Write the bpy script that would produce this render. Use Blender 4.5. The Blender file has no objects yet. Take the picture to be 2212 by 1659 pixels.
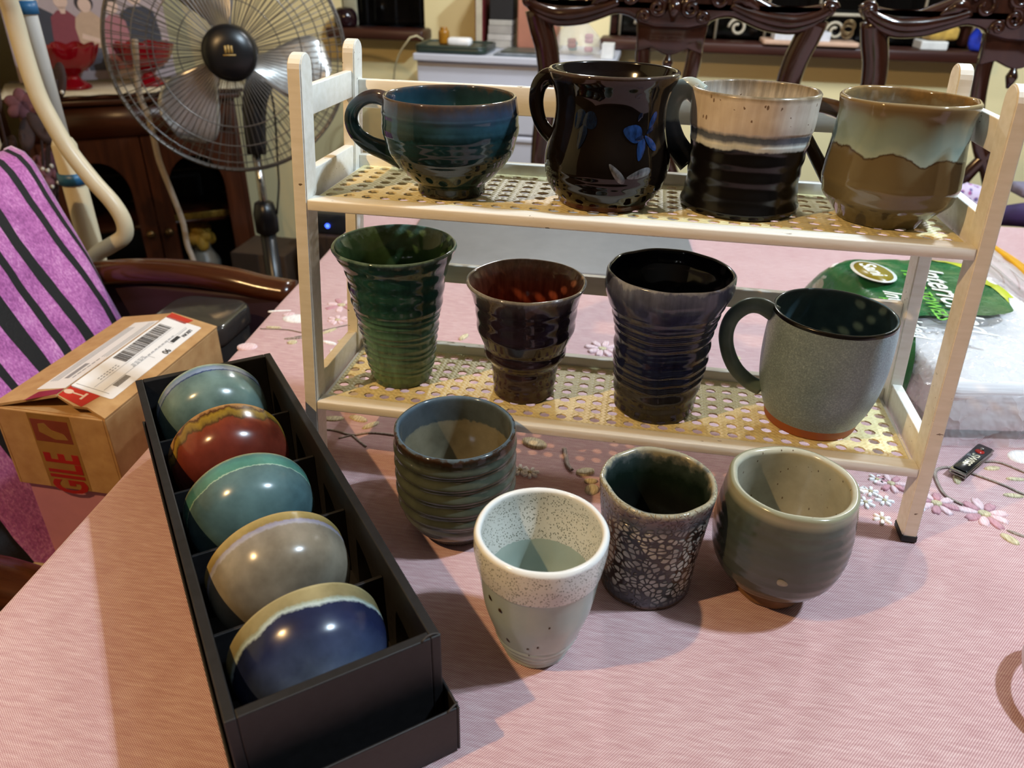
import bpy, bmesh, math, random
from mathutils import Vector, Matrix, noise as mnoise
random.seed(7)
PI = math.pi
sc = bpy.context.scene
COL = sc.collection

# ------------------------------------------------------------------ camera
def setup_camera():
    F = Vector((-0.14018, 0.85690, -0.49577)); F.normalize()
    R0 = F.cross(Vector((0, 0, 1))).normalized(); U0 = R0.cross(F)
    a = math.radians(1.38)
    R = math.cos(a)*R0 + math.sin(a)*U0; U = -math.sin(a)*R0 + math.cos(a)*U0
    cd = bpy.data.cameras.new('camera'); cam = bpy.data.objects.new('camera', cd); COL.objects.link(cam)
    m = Matrix((R, U, -F)).transposed().to_4x4(); m.translation = Vector((0.23971, -0.51190, 0.40358))
    cam.matrix_world = m
    cd.sensor_fit = 'HORIZONTAL'; cd.sensor_width = 36.0; cd.lens = 36.0*1620.9/2212
    cd.clip_start = 0.01; cd.clip_end = 50
    cd.dof.use_dof = True; cd.dof.focus_distance = 0.58; cd.dof.aperture_fstop = 9.0
    sc.camera = cam
setup_camera()

# ------------------------------------------------------------------ light
w = bpy.data.worlds.new('room_air'); sc.world = w; w.use_nodes = True
w.node_tree.nodes['Background'].inputs[0].default_value = (1.0, 0.93, 0.86, 1)
w.node_tree.nodes['Background'].inputs[1].default_value = 0.10
def lamp(name, loc, energy, color, radius):
    ld = bpy.data.lights.new(name, 'POINT'); ld.energy = energy; ld.color = color; ld.shadow_soft_size = radius
    o = bpy.data.objects.new(name, ld); o.location = loc; COL.objects.link(o); return o
# cool cluster of bulbs to the right of the table, warm bulb behind the left shoulder, two added fill lights for the back wall
for k, (dx, dy) in enumerate(((0, 0.0), (0.05, 0.04), (0.05, -0.04))):
    lamp('cool_bulb', (1.28+dx, 0.0+dy, 1.68), 68.0, (0.68, 0.85, 1.0), 0.017)
lamp('warm_bulb', (-0.51, -0.65, 1.15), 66.0, (1.0, 0.63, 0.28), 0.014)
for x, y in ((1.0, 1.25), (0.05, 1.35)):
    lamp('back_fill', (x, y-0.15, 0.90), 24.0, (0.95, 0.97, 1.0), 0.04)  # added fill, no fixture: brightens the back wall and cabinet side
sc.view_settings.view_transform = 'Standard'; sc.view_settings.look = 'None'
sc.view_settings.exposure = -0.52; sc.view_settings.gamma = 1.0; sc.view_settings.use_curve_mapping = False

# ------------------------------------------------------------------ helpers: scene graph
def put(name, me, mats=None, parent=None, loc=(0, 0, 0), rot=(0, 0, 0), smooth=True):
    o = bpy.data.objects.new(name, me)
    if mats is not None:
        for m in (mats if isinstance(mats, (list, tuple)) else [mats]):
            me.materials.append(m)
    if smooth:
        me.polygons.foreach_set('use_smooth', [True]*len(me.polygons))
    COL.objects.link(o); o.location = loc; o.rotation_euler = rot
    if parent: o.parent = parent
    return o
def empty(name, loc=(0, 0, 0), rot=(0, 0, 0)):
    o = bpy.data.objects.new(name, None); o.empty_display_size = 0.02
    o.location = loc; o.rotation_euler = rot; COL.objects.link(o); return o
def tag(o, label, cat, group=None):
    o['label'] = label; o['category'] = cat
    if group: o['group'] = group
    return o
def struct(o, label=None):
    o['kind'] = 'structure'
    if label: o['label'] = label
    return o

# ------------------------------------------------------------------ helpers: meshes
def mesh(verts, faces, name='m', idx=None):
    me = bpy.data.meshes.new(name); me.from_pydata([tuple(v) for v in verts], [], faces); me.update()
    if idx: me.polygons.foreach_set('material_index', idx)
    return me
def bm_mesh(bm, name='m'):
    bmesh.ops.recalc_face_normals(bm, faces=bm.faces)
    me = bpy.data.meshes.new(name); bm.to_mesh(me); bm.free(); return me
def cr(pts, n):
    """Catmull-Rom through pts (any dimension), n samples by chord length"""
    P = [tuple(map(float, p)) for p in pts]
    d = [0.0]
    for a, b in zip(P, P[1:]): d.append(d[-1]+math.dist(a, b))
    T = d[-1]; out = []
    for k in range(n):
        s = T*k/(n-1); i = 0
        while i < len(P)-2 and d[i+1] < s: i += 1
        t = (s-d[i])/max(1e-9, d[i+1]-d[i])
        p1, p2 = P[i], P[i+1]
        p0 = P[i-1] if i > 0 else tuple(2*a-b for a, b in zip(p1, p2))
        p3 = P[i+2] if i+2 < len(P) else tuple(2*b-a for a, b in zip(p1, p2))
        out.append(tuple(0.5*((2*b)+(-a+c)*t+(2*a-5*b+4*c-dd)*t*t+(-a+3*b-3*c+dd)*t**3) for a, b, c, dd in zip(p0, p1, p2, p3)))
    return out
def tube_data(pts, rad, seg=10, n=None, flat=1.0, up=None, caps=True):
    """tube along pts; rad float or list; flat squeezes the second axis"""
    P = [Vector(p) for p in (cr(pts, n) if n else pts)]
    N = len(P); R = rad if isinstance(rad, (list, tuple)) else [rad]*N
    if len(R) != N: R = [q[0] for q in cr([(r,) for r in R], N)] if len(R) > 1 else R*N
    vs = []; fs = []; prev = Vector(up) if up else None
    for i in range(N):
        t = (P[min(i+1, N-1)]-P[max(i-1, 0)]).normalized()
        if prev is None:
            prev = Vector((0, 0, 1)) if abs(t.z) < 0.9 else Vector((1, 0, 0))
        a = (prev-t*prev.dot(t))
        if a.length < 1e-6: a = t.orthogonal()
        a.normalize(); b = t.cross(a); prev = a
        for k in range(seg):
            q = 2*PI*k/seg; vs.append(P[i]+a*math.cos(q)*R[i]+b*math.sin(q)*R[i]*flat)
    for i in range(N-1):
        for k in range(seg):
            fs.append((i*seg+k, i*seg+(k+1) % seg, (i+1)*seg+(k+1) % seg, (i+1)*seg+k))
    if caps:
        fs.append(tuple(range(seg-1, -1, -1))); fs.append(tuple(range((N-1)*seg, N*seg)))
    return vs, fs
def tube(*a, **k): return mesh(*tube_data(*a, **k))
def join(datas):
    vs = []; fs = []
    for v, f in datas:
        o = len(vs); vs += list(v); fs += [tuple(i+o for i in q) for q in f]
    return mesh(vs, fs)
def box_bm(bm, x0, x1, y0, y1, z0, z1, bev=0.0, seg=2, mat=None):
    r = bmesh.ops.create_cube(bm, size=1.0); vs = r['verts']
    for v in vs:
        v.co = Vector((x0+(v.co.x+.5)*(x1-x0), y0+(v.co.y+.5)*(y1-y0), z0+(v.co.z+.5)*(z1-z0)))
    if bev:
        es = list({e for v in vs for e in v.link_edges})
        r2 = bmesh.ops.bevel(bm, geom=es, offset=bev, segments=seg, affect='EDGES', profile=0.5)
        vs = list({v for v in r2['verts']} | {v for v in vs if v.is_valid})
    if mat is not None:
        for v in vs: v.co = mat @ v.co
    return vs
def box(x0, x1, y0, y1, z0, z1, bev=0.0, seg=2, mat=None):
    bm = bmesh.new(); box_bm(bm, x0, x1, y0, y1, z0, z1, bev, seg, mat); return bm_mesh(bm)
def prism(outline, h, bev=0.0, seg=2, frame=None, holes=()):
    """polygon in the local xy plane extruded along z by h, optional frame matrix"""
    bm = bmesh.new()
    loops = [list(outline)]+[list(q) for q in holes]
    edges = []
    for lp in loops:
        v = [bm.verts.new((p[0], p[1], 0)) for p in lp]
        edges += [bm.edges.new((v[i], v[(i+1) % len(v)])) for i in range(len(v))]
    if holes:
        bmesh.ops.triangle_fill(bm, use_beauty=True, use_dissolve=False, edges=edges)
    else:
        bm.faces.new([e.verts[0] for e in edges])
    fs = list(bm.faces)
    r = bmesh.ops.extrude_face_region(bm, geom=fs)
    tv = [g for g in r['geom'] if isinstance(g, bmesh.types.BMVert)]
    for v in tv: v.co.z += h
    bmesh.ops.recalc_face_normals(bm, faces=bm.faces)
    if bev:
        sharp = [e for e in bm.edges if len(e.link_faces) == 2 and e.calc_face_angle(0) > 1.0]
        bmesh.ops.bevel(bm, geom=sharp, offset=bev, segments=seg, affect='EDGES', profile=0.5)
    if frame is not None:
        for v in bm.verts: v.co = frame @ v.co
    return bm_mesh(bm)
def frame(o, ux, uy):
    ux = Vector(ux).normalized(); n = ux.cross(Vector(uy)).normalized(); uy = n.cross(ux)
    m = Matrix((ux, uy, n)).transposed().to_4x4(); m.translation = Vector(o); return m
def flats(polys, fr, h=0.0003):
    """thin printed shapes lying on the plane of fr"""
    vs = []; fs = []
    for P in polys:
        o = len(vs); n = len(P)
        a = sum(P[i][0]*P[(i+1) % n][1]-P[(i+1) % n][0]*P[i][1] for i in range(n))
        if a < 0: P = P[::-1]
        vs += [fr @ Vector((p[0], p[1], h)) for p in P]+[fr @ Vector((p[0], p[1], 0)) for p in P]
        fs.append(tuple(range(o, o+n)))
        for i in range(n): fs.append((o+n+i, o+n+(i+1) % n, o+(i+1) % n, o+i))
    return mesh(vs, fs)
def rect(x0, x1, y0, y1): return [(x0, y0), (x1, y0), (x1, y1), (x0, y1)]
def ell(cx, cy, a, b, rot=0, n=20):
    c, s = math.cos(rot), math.sin(rot)
    return [(cx+a*math.cos(t)*c-b*math.sin(t)*s, cy+a*math.cos(t)*s+b*math.sin(t)*c) for t in [2*PI*k/n for k in range(n)]]
def rrect(x0, x1, y0, y1, r, n=6):
    out = []
    for cx, cy, a0 in ((x1-r, y1-r, 0), (x0+r, y1-r, PI/2), (x0+r, y0+r, PI), (x1-r, y0+r, 1.5*PI)):
        for k in range(n+1):
            t = a0+PI/2*k/n; out.append((cx+r*math.cos(t), cy+r*math.sin(t)))
    return out
def text_mesh(s, size, fr, h=0.0004, shear=0.0, weight=0.0):
    cu = bpy.data.curves.new('letters', 'FONT'); cu.body = s; cu.size = size; cu.extrude = h; cu.shear = shear; cu.offset = weight
    cu.align_x = 'LEFT'; cu.resolution_u = 3
    o = bpy.data.objects.new('letters', cu); COL.objects.link(o)
    dg = bpy.context.evaluated_depsgraph_get()
    me = bpy.data.meshes.new_from_object(o.evaluated_get(dg)); me.transform(fr)
    bpy.data.objects.remove(o); return me
def lathe(profile, seg=96, deform=None, idx=None, close=True):
    """profile [(r,z)...]; idx: material index per ring step"""
    vs = []; fs = []; mi = []
    n = len(profile)
    for (r, z) in profile:
        for k in range(seg):
            t = 2*PI*k/seg; p = (r*math.cos(t), r*math.sin(t), z)
            vs.append(deform(p, t) if deform else p)
    for i in range(n-1):
        for k in range(seg):
            k2 = (k+1) % seg
            fs.append((i*seg+k, i*seg+k2, (i+1)*seg+k2, (i+1)*seg+k)); mi.append(idx[i] if idx else 0)
    if close:
        fs.append(tuple(range(seg-1, -1, -1))); mi.append(idx[0] if idx else 0)
        fs.append(tuple(range((n-1)*seg, n*seg))); mi.append(idx[-1] if idx else 0)
    return mesh(vs, fs, idx=mi)

# ------------------------------------------------------------------ helpers: materials
def srgb(h):
    if isinstance(h, str):
        h = h.lstrip('#'); c = [int(h[i:i+2], 16)/255 for i in (0, 2, 4)]
        return tuple(x/12.92 if x <= .04045 else ((x+.055)/1.055)**2.4 for x in c)+(1,)
    return tuple(h)+((1,) if len(h) == 3 else ())
class MT:
    def __init__(s, name, rough=0.5, **kw):
        s.m = bpy.data.materials.new(name); s.m.use_nodes = True; s.t = s.m.node_tree; s.t.nodes.clear()
        s.out = s.t.nodes.new('ShaderNodeOutputMaterial'); s.b = s.t.nodes.new('ShaderNodeBsdfPrincipled')
        s.t.links.new(s.b.outputs[0], s.out.inputs[0]); s.set('Roughness', rough)
        for k, v in kw.items(): s.set(k.replace('_', ' '), v)
        s.tc = s.t.nodes.new('ShaderNodeTexCoord'); s.obj = s.tc.outputs['Object']
    def set(s, k, v):
        i = s.b.inputs[k]
        if isinstance(v, bpy.types.NodeSocket): s.t.links.new(v, i)
        else: i.default_value = v
    def n(s, typ, out=0, p={}, **ins):
        nd = s.t.nodes.new('ShaderNode'+typ)
        for k, v in p.items(): setattr(nd, k, v)
        for k, v in ins.items():
            i = nd.inputs[int(k[1:])] if k[0] == '_' else nd.inputs[k.replace('_', ' ')]
            if isinstance(v, bpy.types.NodeSocket): s.t.links.new(v, i)
            else: i.default_value = v
        return nd.outputs[out]
    def math(s, op, a, b=0.0, c=None):
        k = dict(_0=a, _1=b)
        if c is not None: k['_2'] = c
        return s.n('Math', p={'operation': op}, **k)
    def ramp(s, fac, stops, interp='LINEAR'):
        nd = s.t.nodes.new('ShaderNodeValToRGB'); s.t.links.new(fac, nd.inputs[0]); cr_ = nd.color_ramp; cr_.interpolation = interp
        el = cr_.elements
        while len(el) > 1: el.remove(el[-1])
        el[0].position = stops[0][0]; el[0].color = srgb(stops[0][1])
        for ps, c in stops[1:]:
            e = el.new(ps); e.color = srgb(c)
        return nd.outputs[0]
    def mix(s, fac, a, b, mode='MIX'):
        nd = s.t.nodes.new('ShaderNodeMix'); nd.data_type = 'RGBA'; nd.blend_type = mode
        for i, v in ((0, fac), (6, a), (7, b)):
            if isinstance(v, bpy.types.NodeSocket): s.t.links.new(v, nd.inputs[i])
            elif i == 0: nd.inputs[0].default_value = v
            else: nd.inputs[i].default_value = srgb(v)
        return nd.outputs[2]
    def noise(s, scale, detail=3, vec=None, rough=.55, out=0):
        return s.n('TexNoise', out, Scale=scale, Detail=detail, Roughness=rough, Vector=vec or s.obj)
    def scaled(s, x, y, z, vec=None):
        return s.n('Mapping', Vector=vec or s.obj, Scale=(x, y, z))
    def xyz(s, vec=None):
        nd = s.t.nodes.new('ShaderNodeSeparateXYZ'); s.t.links.new(vec or s.obj, nd.inputs[0]); return nd.outputs
    def bump(s, h, strength=.3, dist=.001):
        s.set('Normal', s.n('Bump', Height=h, Strength=strength, Distance=dist))
    def color(s, c): s.set('Base Color', c if isinstance(c, bpy.types.NodeSocket) else srgb(c))
_cache = {}
def simple(name, col, rough=.5, var=.12, scale=30, bump=0.0, **kw):
    """plain colour with a procedural mottle and optional fine relief"""
    if name in _cache: return _cache[name]
    m = MT(name, rough, **kw)
    c = srgb(col); dark = tuple(x*(1-var) for x in c[:3])+(1,); lite = tuple(min(1, x*(1+var)) for x in c[:3])+(1,)
    nz = m.noise(scale, 4); m.color(m.ramp(nz, [(.3, dark), (.7, lite)]))
    if bump: m.bump(nz, bump, .001)
    _cache[name] = m.m; return m.m
def wood(name, a, b, rough=.35, axis='x', scale=1.0, **kw):
    m = MT(name, rough, **kw)
    s = {'x': (1.5, 22, 22), 'y': (22, 1.5, 22), 'z': (22, 22, 1.5)}[axis]
    v = m.scaled(*[q*scale for q in s]); nz = m.noise(3.0, 6, v, .65)
    m.color(m.ramp(nz, [(.25, a), (.75, b)])); m.bump(nz, .15, .001); return m.m

# ================================================================== the setting
def build_room():
    m = MT('wall_paint', .75); nz = m.noise(2.2, 4); fine = m.noise(160, 3)
    m.color(m.ramp(nz, [(.3, '#eddda8'), (.7, '#f2e3b0')])); m.bump(fine, .12, .002); wall = m.m
    m = MT('floor_tile', .3); br = m.t.nodes.new('ShaderNodeTexBrick'); m.t.links.new(m.obj, br.inputs['Vector'])
    br.offset = 0; br.inputs['Scale'].default_value = 2.5; br.inputs['Color1'].default_value = srgb('#6d5240'); br.inputs['Color2'].default_value = srgb('#78593f')
    br.inputs['Mortar'].default_value = srgb('#3c2f27'); br.inputs['Mortar Size'].default_value = .008; br.inputs['Brick Width'].default_value = 1; br.inputs['Row Height'].default_value = 1
    m.color(br.outputs[0]); tile = m.m
    dim = simple('wall_low_bounce', '#3a332b', .7, .15, 4)  # unseen walls coloured dark to reduce bounced light
    struct(put('floor', box(-2.5, 3.2, -2.2, 2.2, -.80, -.75), tile))
    # back wall with two window openings, built as slabs around the holes
    Y0, Y1 = 2.0, 2.14
    w1 = (-0.745, -0.475); w2 = (0.10, 1.13); zs = .20; zt = 1.15
    bm = bmesh.new()
    box_bm(bm, -2.5, 3.2, Y0, Y1, -.75, zs)
    box_bm(bm, -2.5, 3.2, Y0, Y1, zt, 1.95)
    for a, b in ((-2.5, w1[0]), (w1[1], w2[0]), (w2[1], 3.2)): box_bm(bm, a, b, Y0, Y1, zs, zt)
    struct(put('wall_back', bm_mesh(bm), wall, smooth=False))
    struct(put('wall_left', box(-2.5, -2.4, -2.2, 2.0, -.75, 1.95), wall, smooth=False))
    struct(put('wall_right', box(3.1, 3.2, -2.2, 2.0, -.75, 1.95), dim, smooth=False)); struct(put('wall_front', box(-2.5, 3.2, -2.3, -2.2, -.75, 1.95), dim, smooth=False))
    struct(put('ceiling', box(-2.5, 3.2, -2.3, 2.14, 1.95, 2.0), simple('ceiling_low_bounce', '#6f6b64', .8, .03, 3), smooth=False))  # ceiling colour darkened to weaken the bounce and deepen shadows
    sill = wood('sill_wood', '#2a120b', '#47231a', .4, 'x')
    night = simple('night_glass', '#0a0807', .08, .3, 3)
    iron = simple('grille_paint', '#b9ae98', .5, .1, 40)
    for i, (a, b) in enumerate((w1, w2)):
        win = struct(empty('window_%d' % (i+1), ((a+b)/2, Y0, zs)), 'window with dark night glass above a dark wooden sill')
        hw = (b-a)/2
        put('window_sill', box(-hw-.02, hw+.02, -.10, .13, -.03, .0, .006), sill, win)
        put('pane', box(-hw, hw, .09, .095, .0, zt-zs), night, win, smooth=False)
        for s in (-1, 1):
            put('window_frame', box(s*hw-.018, s*hw+.018, .05, .14, 0, zt-zs, .003), sill, win)
        if i == 1:      # wrought scrolls along the bottom of the grille
            for k in range(7):
                cx = -hw+.10+k*.138; pts = []
                for q in range(26):
                    t = q/25*2.6*PI; r = .026*(1-.7*q/25)
                    pts.append((cx+(1 if k % 2 else -1)*r*math.cos(t), .02, .032+r*math.sin(t)))
                put('grille_scroll', tube(pts, .0045, 7), iron, win)
            put('grille_bar', tube([(-hw, .02, .075), (hw, .02, .075)], .005, 8), iron, win)
            for k in range(8):
                x = -hw+.03+k*.142; put('grille_bar', tube([(x, .02, 0), (x, .02, zt-zs)], .004, 8), iron, win)
        else:
            put('curtain_strip', box(-hw+.004, -hw+.05, .0, .012, .0, zt-zs, .004), simple('pale_lace', '#a9a58c', .8), win)
build_room()

# ================================================================== table and cloth
TA = math.radians(4.4)
def TX(u, v): # table frame -> world; u along the width from the left edge, v along the depth
    return (-.177+u*math.cos(TA)-(v)*math.sin(TA), -.04+u*math.sin(TA)+v*math.cos(TA))
def cloth_mat():
    m = MT('pink_woven_cloth', .9); x, y, z = m.xyz()
    k = 2*PI/.00165
    a = m.math('SINE', m.math('MULTIPLY', m.math('ADD', x, m.math('MULTIPLY', y, .25)), k)); b = m.math('SINE', m.math('MULTIPLY', y, k*1.05))
    wv = m.math('MULTIPLY_ADD', m.math('MULTIPLY', a, b), .5, .5)
    slub = m.noise(1.0, 5, m.scaled(60, 420, 60), .6); blot = m.noise(9, 3)
    f = m.math('ADD', m.math('MULTIPLY', wv, .8), m.math('ADD', m.math('MULTIPLY', m.math('SUBTRACT', slub, .5), .55), m.math('MULTIPLY', m.math('SUBTRACT', blot, .5), .2)))
    m.color(m.ramp(f, [(.05, '#996a6e'), (.45, '#c29a9d'), (.85, '#efe4e4')]))
    m.set('Sheen Weight', .15)
    m.bump(m.math('ADD', wv, slub), .35, .0004); return m.m
CLOTH = cloth_mat()
def build_table():
    W, D0, D1 = 1.55, -.50, .885
    t = empty('dining_table', (0, 0, 0)); tag(t, 'long dark wooden dining table hidden under the pink embroidered tablecloth', 'table')
    wd = wood('table_wood', '#2b130c', '#4a2517', .3, 'x')
    R = Matrix.Rotation(TA, 4, 'Z'); R.translation = Vector((TX(0, 0)[0], TX(0, 0)[1], 0))
    put('tabletop', box(.012, W-.012, D0+.012, D1-.012, -.035, -.004, .004, mat=R), wd, t)
    for u in (.12, W-.12):
        for v in (D0+.12, D1-.12):
            x, y = TX(u, v); put('leg', lathe([(.02, 0), (.03, .02), (.024, .08), (.035, .3), (.028, .45), (.04, .6), (.04, .71)], 20), wd, t, (x, y, -.75))
    # cloth: a grid that rolls over every edge and hangs down
    r = .010; drop = .24
    def prof(L0, L1, n):
        s = [(-drop, 0), (-.15, 0), (-.07, 0), (-.03, 0)]
        out = [(L0-r+0, -r+a) for a, _ in s]
        out += [(L0-r+r*(1-math.cos(q)), -r+r*math.sin(q)) for q in [PI/2*k/5 for k in range(6)]]
        out += [(L0+(L1-L0)*k/n, 0) for k in range(1, n)]
        out += [(L1+r-r*(1-math.cos(q)), -r+r*math.sin(q)) for q in [PI/2*k/5 for k in range(5, -1, -1)]]
        out += [(L1+r, -r+a) for a, _ in s[::-1]]
        return out
    U = prof(0, W, 60); V = prof(D0, D1, 56); vs = []; fs = []
    for u, zu in U:
        for v, zv in V:
            z = min(zu, zv) if (zu < -r or zv < -r) else zu+zv
            x, y = TX(u, v)
            hang = max(0, -z-.02)
            if hang:
                q = .012*math.sin(v*26)*min(1, hang/.1); q2 = .012*math.sin(u*24)*min(1, hang/.1)
                if zu < -r: x += q
                if zv < -r: y += q2
            # faint creases on the top
            if z > -.005: z += .0006*math.sin(9*u+4*v)+.0004*math.sin(21*v-6*u)-.001
            vs.append((x, y, z))
    nv = len(V)
    for i in range(len(U)-1):
        for j in range(nv-1): fs.append((i*nv+j, (i+1)*nv+j, (i+1)*nv+j+1, i*nv+j+1))
    cl = put('tablecloth', mesh(vs, fs), CLOTH); tag(cl, 'pink woven tablecloth with embroidered flowers covering the dining table', 'tablecloth')
    return cl
TC = build_table()
# embroidery: raised stitched petals, leaves and stems
def stitch(name, c1, c2, ang=0):
    m = MT(name, .55); v = m.n('Mapping', Vector=m.obj, Rotation=(0, 0, ang), Scale=(900, 120, 1)); nz = m.noise(1, 2, v)
    m.color(m.ramp(nz, [(.35, c1), (.65, c2)])); m.set('Sheen Weight', .3); m.bump(nz, .5, .0004); return m.m
E_ROSE = stitch('rose_thread', '#ab7581', '#c9939f'); E_PINK = stitch('pale_pink_thread', '#d3a9b2', '#ecd8dc', .6)
E_WHITE = stitch('white_thread', '#dcdcdf', '#ffffff', .3); E_CREAM = stitch('cream_thread', '#a89870', '#ddd3b0', .2); E_BARK = stitch('bark_thread', '#6f5d52', '#a3948a', .9)
def dome(pts, h=.0008):
    """low stitched mound over an outline"""
    n = len(pts); cx = sum(p[0] for p in pts)/n; cy = sum(p[1] for p in pts)/n; vs = []; fs = []
    for s, z in ((1, -.0015), (.96, h*.6), (.6, h)):
        vs += [(cx+(p[0]-cx)*s, cy+(p[1]-cy)*s, z) for p in pts]
    vs.append((cx, cy, h))
    for L in range(2):
        for k in range(n): fs.append((L*n+k, L*n+(k+1) % n, (L+1)*n+(k+1) % n, (L+1)*n+k))
    for k in range(n): fs.append((2*n+k, 2*n+(k+1) % n, 3*n))
    return vs, fs
def petal(cx, cy, ang, L, Wd, notch=.15):
    o = []
    for k in range(14):
        t = 2*PI*k/14; x = .5*L*(1-math.cos(t)); y = .42*Wd*math.sin(t)*(.7+.3*x/L)
        if abs(t-PI) < .3: x -= notch*L
        o.append((cx+x*math.cos(ang)-y*math.sin(ang), cy+x*math.sin(ang)+y*math.cos(ang)))
    return o
def flower(cx, cy, r, n, a0, mat, mat2, squash=1.0):
    f = empty('embroidered_flower', (cx, cy, 0)); f.parent = TC
    for k in range(n):
        a = a0+2*PI*k/n; L = r*(.85+.3*random.random())
        put('petal', mesh(*dome(petal(.2*r*math.cos(a), .2*r*math.sin(a), a, L*.85, r*.55))), mat if k % 2 else mat2, f)
    put('flower_centre', mesh(*dome(ell(0, 0, r*.26, r*.2), .0013)), E_CREAM, f)
def leaf(cx, cy, L, Wd, ang, mat=E_CREAM):
    put('embroidered_leaf', mesh(*dome(ell(cx, cy, L/2, Wd/2, ang, 14))), mat, TC)
def stem(pts, wd=.0010, mat=E_BARK):
    put('embroidered_stem', tube([(x, y, .0002) for x, y in cr(pts, 8*len(pts))], wd, 6, flat=.5, up=(1, 0, .01)), mat, TC)
flower(.557, .051, .021, 9, .2, E_ROSE, E_PINK); flower(.521, .058, .018, 8, .5, E_ROSE, E_PINK)
leaf(.566, .020, .016, .009, -.9); leaf(.574, .028, .015, .004, -.5, E_BARK); leaf(.551, .100, .018, .007, 1.3); leaf(.589, .124, .016, .006, .3); leaf(.604, .110, .018, .005, .1); leaf(.592, .083, .018, .006, .05)
stem([(.63, .075), (.602, .087), (.59, .097), (.574, .107), (.564, .112), (.549, .117), (.537, .111), (.532, .099), (.531, .078), (.534, .068), (.543, .060)], .0016)
stem([(.635, .112), (.616, .123), (.599, .135), (.582, .133)], .0014)
for x, y in ((.457, .066), (.468, .064), (.478, .084), (.477, .053), (.46, .047), (.469, .027), (.50, .047)): flower(x, y, .008, 6, x*90, E_WHITE, E_WHITE)
flower(.489, .080, .014, 8, .1, E_ROSE, E_PINK)
leaf(.625, .150, .030, .022, .4, E_WHITE)
leaf(-.168, .293, .040, .026, .1, E_WHITE); leaf(-.184, .302, .016, .012, .6, E_PINK); leaf(-.193, .208, .024, .018, .2, E_PINK)
leaf(-.200, .310, .03, .004, .3, E_WHITE)
stem([(-.20, .256), (-.167, .260), (-.145, .257), (-.128, .265), (-.096, .293)]); stem([(-.15, .243), (-.128, .258)], .001)
leaf(-.186, .263, .020, .005, .1); leaf(-.147, .230, .012, .010, .3); leaf(-.150, .240, .022, .004, .35, E_BARK); leaf(-.116, .268, .022, .006, 1.0); leaf(-.090, .250, .018, .005, .8); leaf(-.104, .238, .02, .006, -.2, E_WHITE); leaf(-.086, .222, .022, .008, .3, E_WHITE)
flower(-.130, .345, .022, 7, .4, E_PINK, E_ROSE); flower(-.118, .300, .014, 7, .1, E_PINK, E_PINK)
flower(.255, .323, .026, 9, .3, E_ROSE, E_PINK); flower(.216, .292, .020, 8, .6, E_PINK, E_PINK); stem([(.19, .27), (.225, .268), (.262, .292)])
stem([(-.05, .058), (-.028, .060), (-.008, .056), (.008, .063), (.031, .064), (.055, .060)], .0016); stem([(-.008, .056), (.004, .046), (.012, .040)], .0013); stem([(-.008, .056), (-.018, .048)], .0012)
leaf(-.036, .080, .022, .010, .2); leaf(-.012, .085, .022, .010, -.3); leaf(.004, .076, .02, .008, .9)
leaf(.166, .079, .026, .016, -.3); stem([(.195, .075), (.198, .063), (.201, .050), (.206, .042)], .0022); leaf(.218, .043, .018, .010, .4); leaf(.226, .018, .014, .012, 1.2); leaf(.224, .030, .012, .006, .2)
for x, y in ((.160, .033), (.169, .031)): flower(x, y, .008, 7, x*50, E_WHITE, E_WHITE)
leaf(.048, .288, .018, .007, 1.2); flower(.40, .235, .022, 8, .2, E_PINK, E_ROSE); stem([(.30, .24), (.33, .215), (.365, .212)]); leaf(.37, .30, .016, .01, .5)

# ================================================================== rack
S = .46
RW, RZ1, RZ2, RH, RD, RA, RB, RSX = S, .0704, .2447, .3436, .121, .0102, .0193, .0698
def rx(x, z):            # splay of the ends: the rack is wider at the foot
    return x+(x-RW/2)/(RW/2)*RSX*(RZ2-z)
def rbox(x0, x1, y0, y1, z0, z1, bev=.0008):
    bm = bmesh.new(); box_bm(bm, x0, x1, y0, y1, z0, z1, bev, 2)
    for v in bm.verts: v.co.x = rx(v.co.x, v.co.z)
    return bm_mesh(bm)
def paint_mat():
    m = MT('cream_paint', .5); nz = m.noise(30, 5, m.scaled(1, 6, 6)); sp = m.noise(260, 2, m.scaled(.35, 1, 1)); wear = m.noise(14, 3, m.scaled(.5, 1, 1))
    base = m.ramp(nz, [(.3, '#e6e2d6'), (.7, '#f3f0e8')])
    k = m.math('MULTIPLY', m.math('GREATER_THAN', sp, .70), m.math('GREATER_THAN', wear, .56))
    m.color(m.mix(k, base, '#6f5f4c')); m.bump(nz, .2, .0006); return m.m
PAINT = paint_mat()
def cane_mat():
    m = MT('cane_webbing', .42); x, y, z = m.xyz(); p = .0137
    def st(a, f): return m.math('SINE', m.math('MULTIPLY', a, 2*PI/p*f))
    wv = m.math('MULTIPLY', st(x, 3), st(y, 3)); dg = m.math('MULTIPLY', st(m.math('ADD', x, y), 1.5), st(m.math('SUBTRACT', x, y), 1.5))
    h = m.math('ADD', wv, dg); nz = m.noise(120, 3)
    f = m.math('ADD', m.math('MULTIPLY', h, .08), nz)
    m.color(m.ramp(f, [(.2, '#d8c88f'), (.55, '#e6daa8'), (.9, '#efe6bd')])); m.bump(h, .25, .0006); return m.m
CANE = cane_mat()
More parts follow.
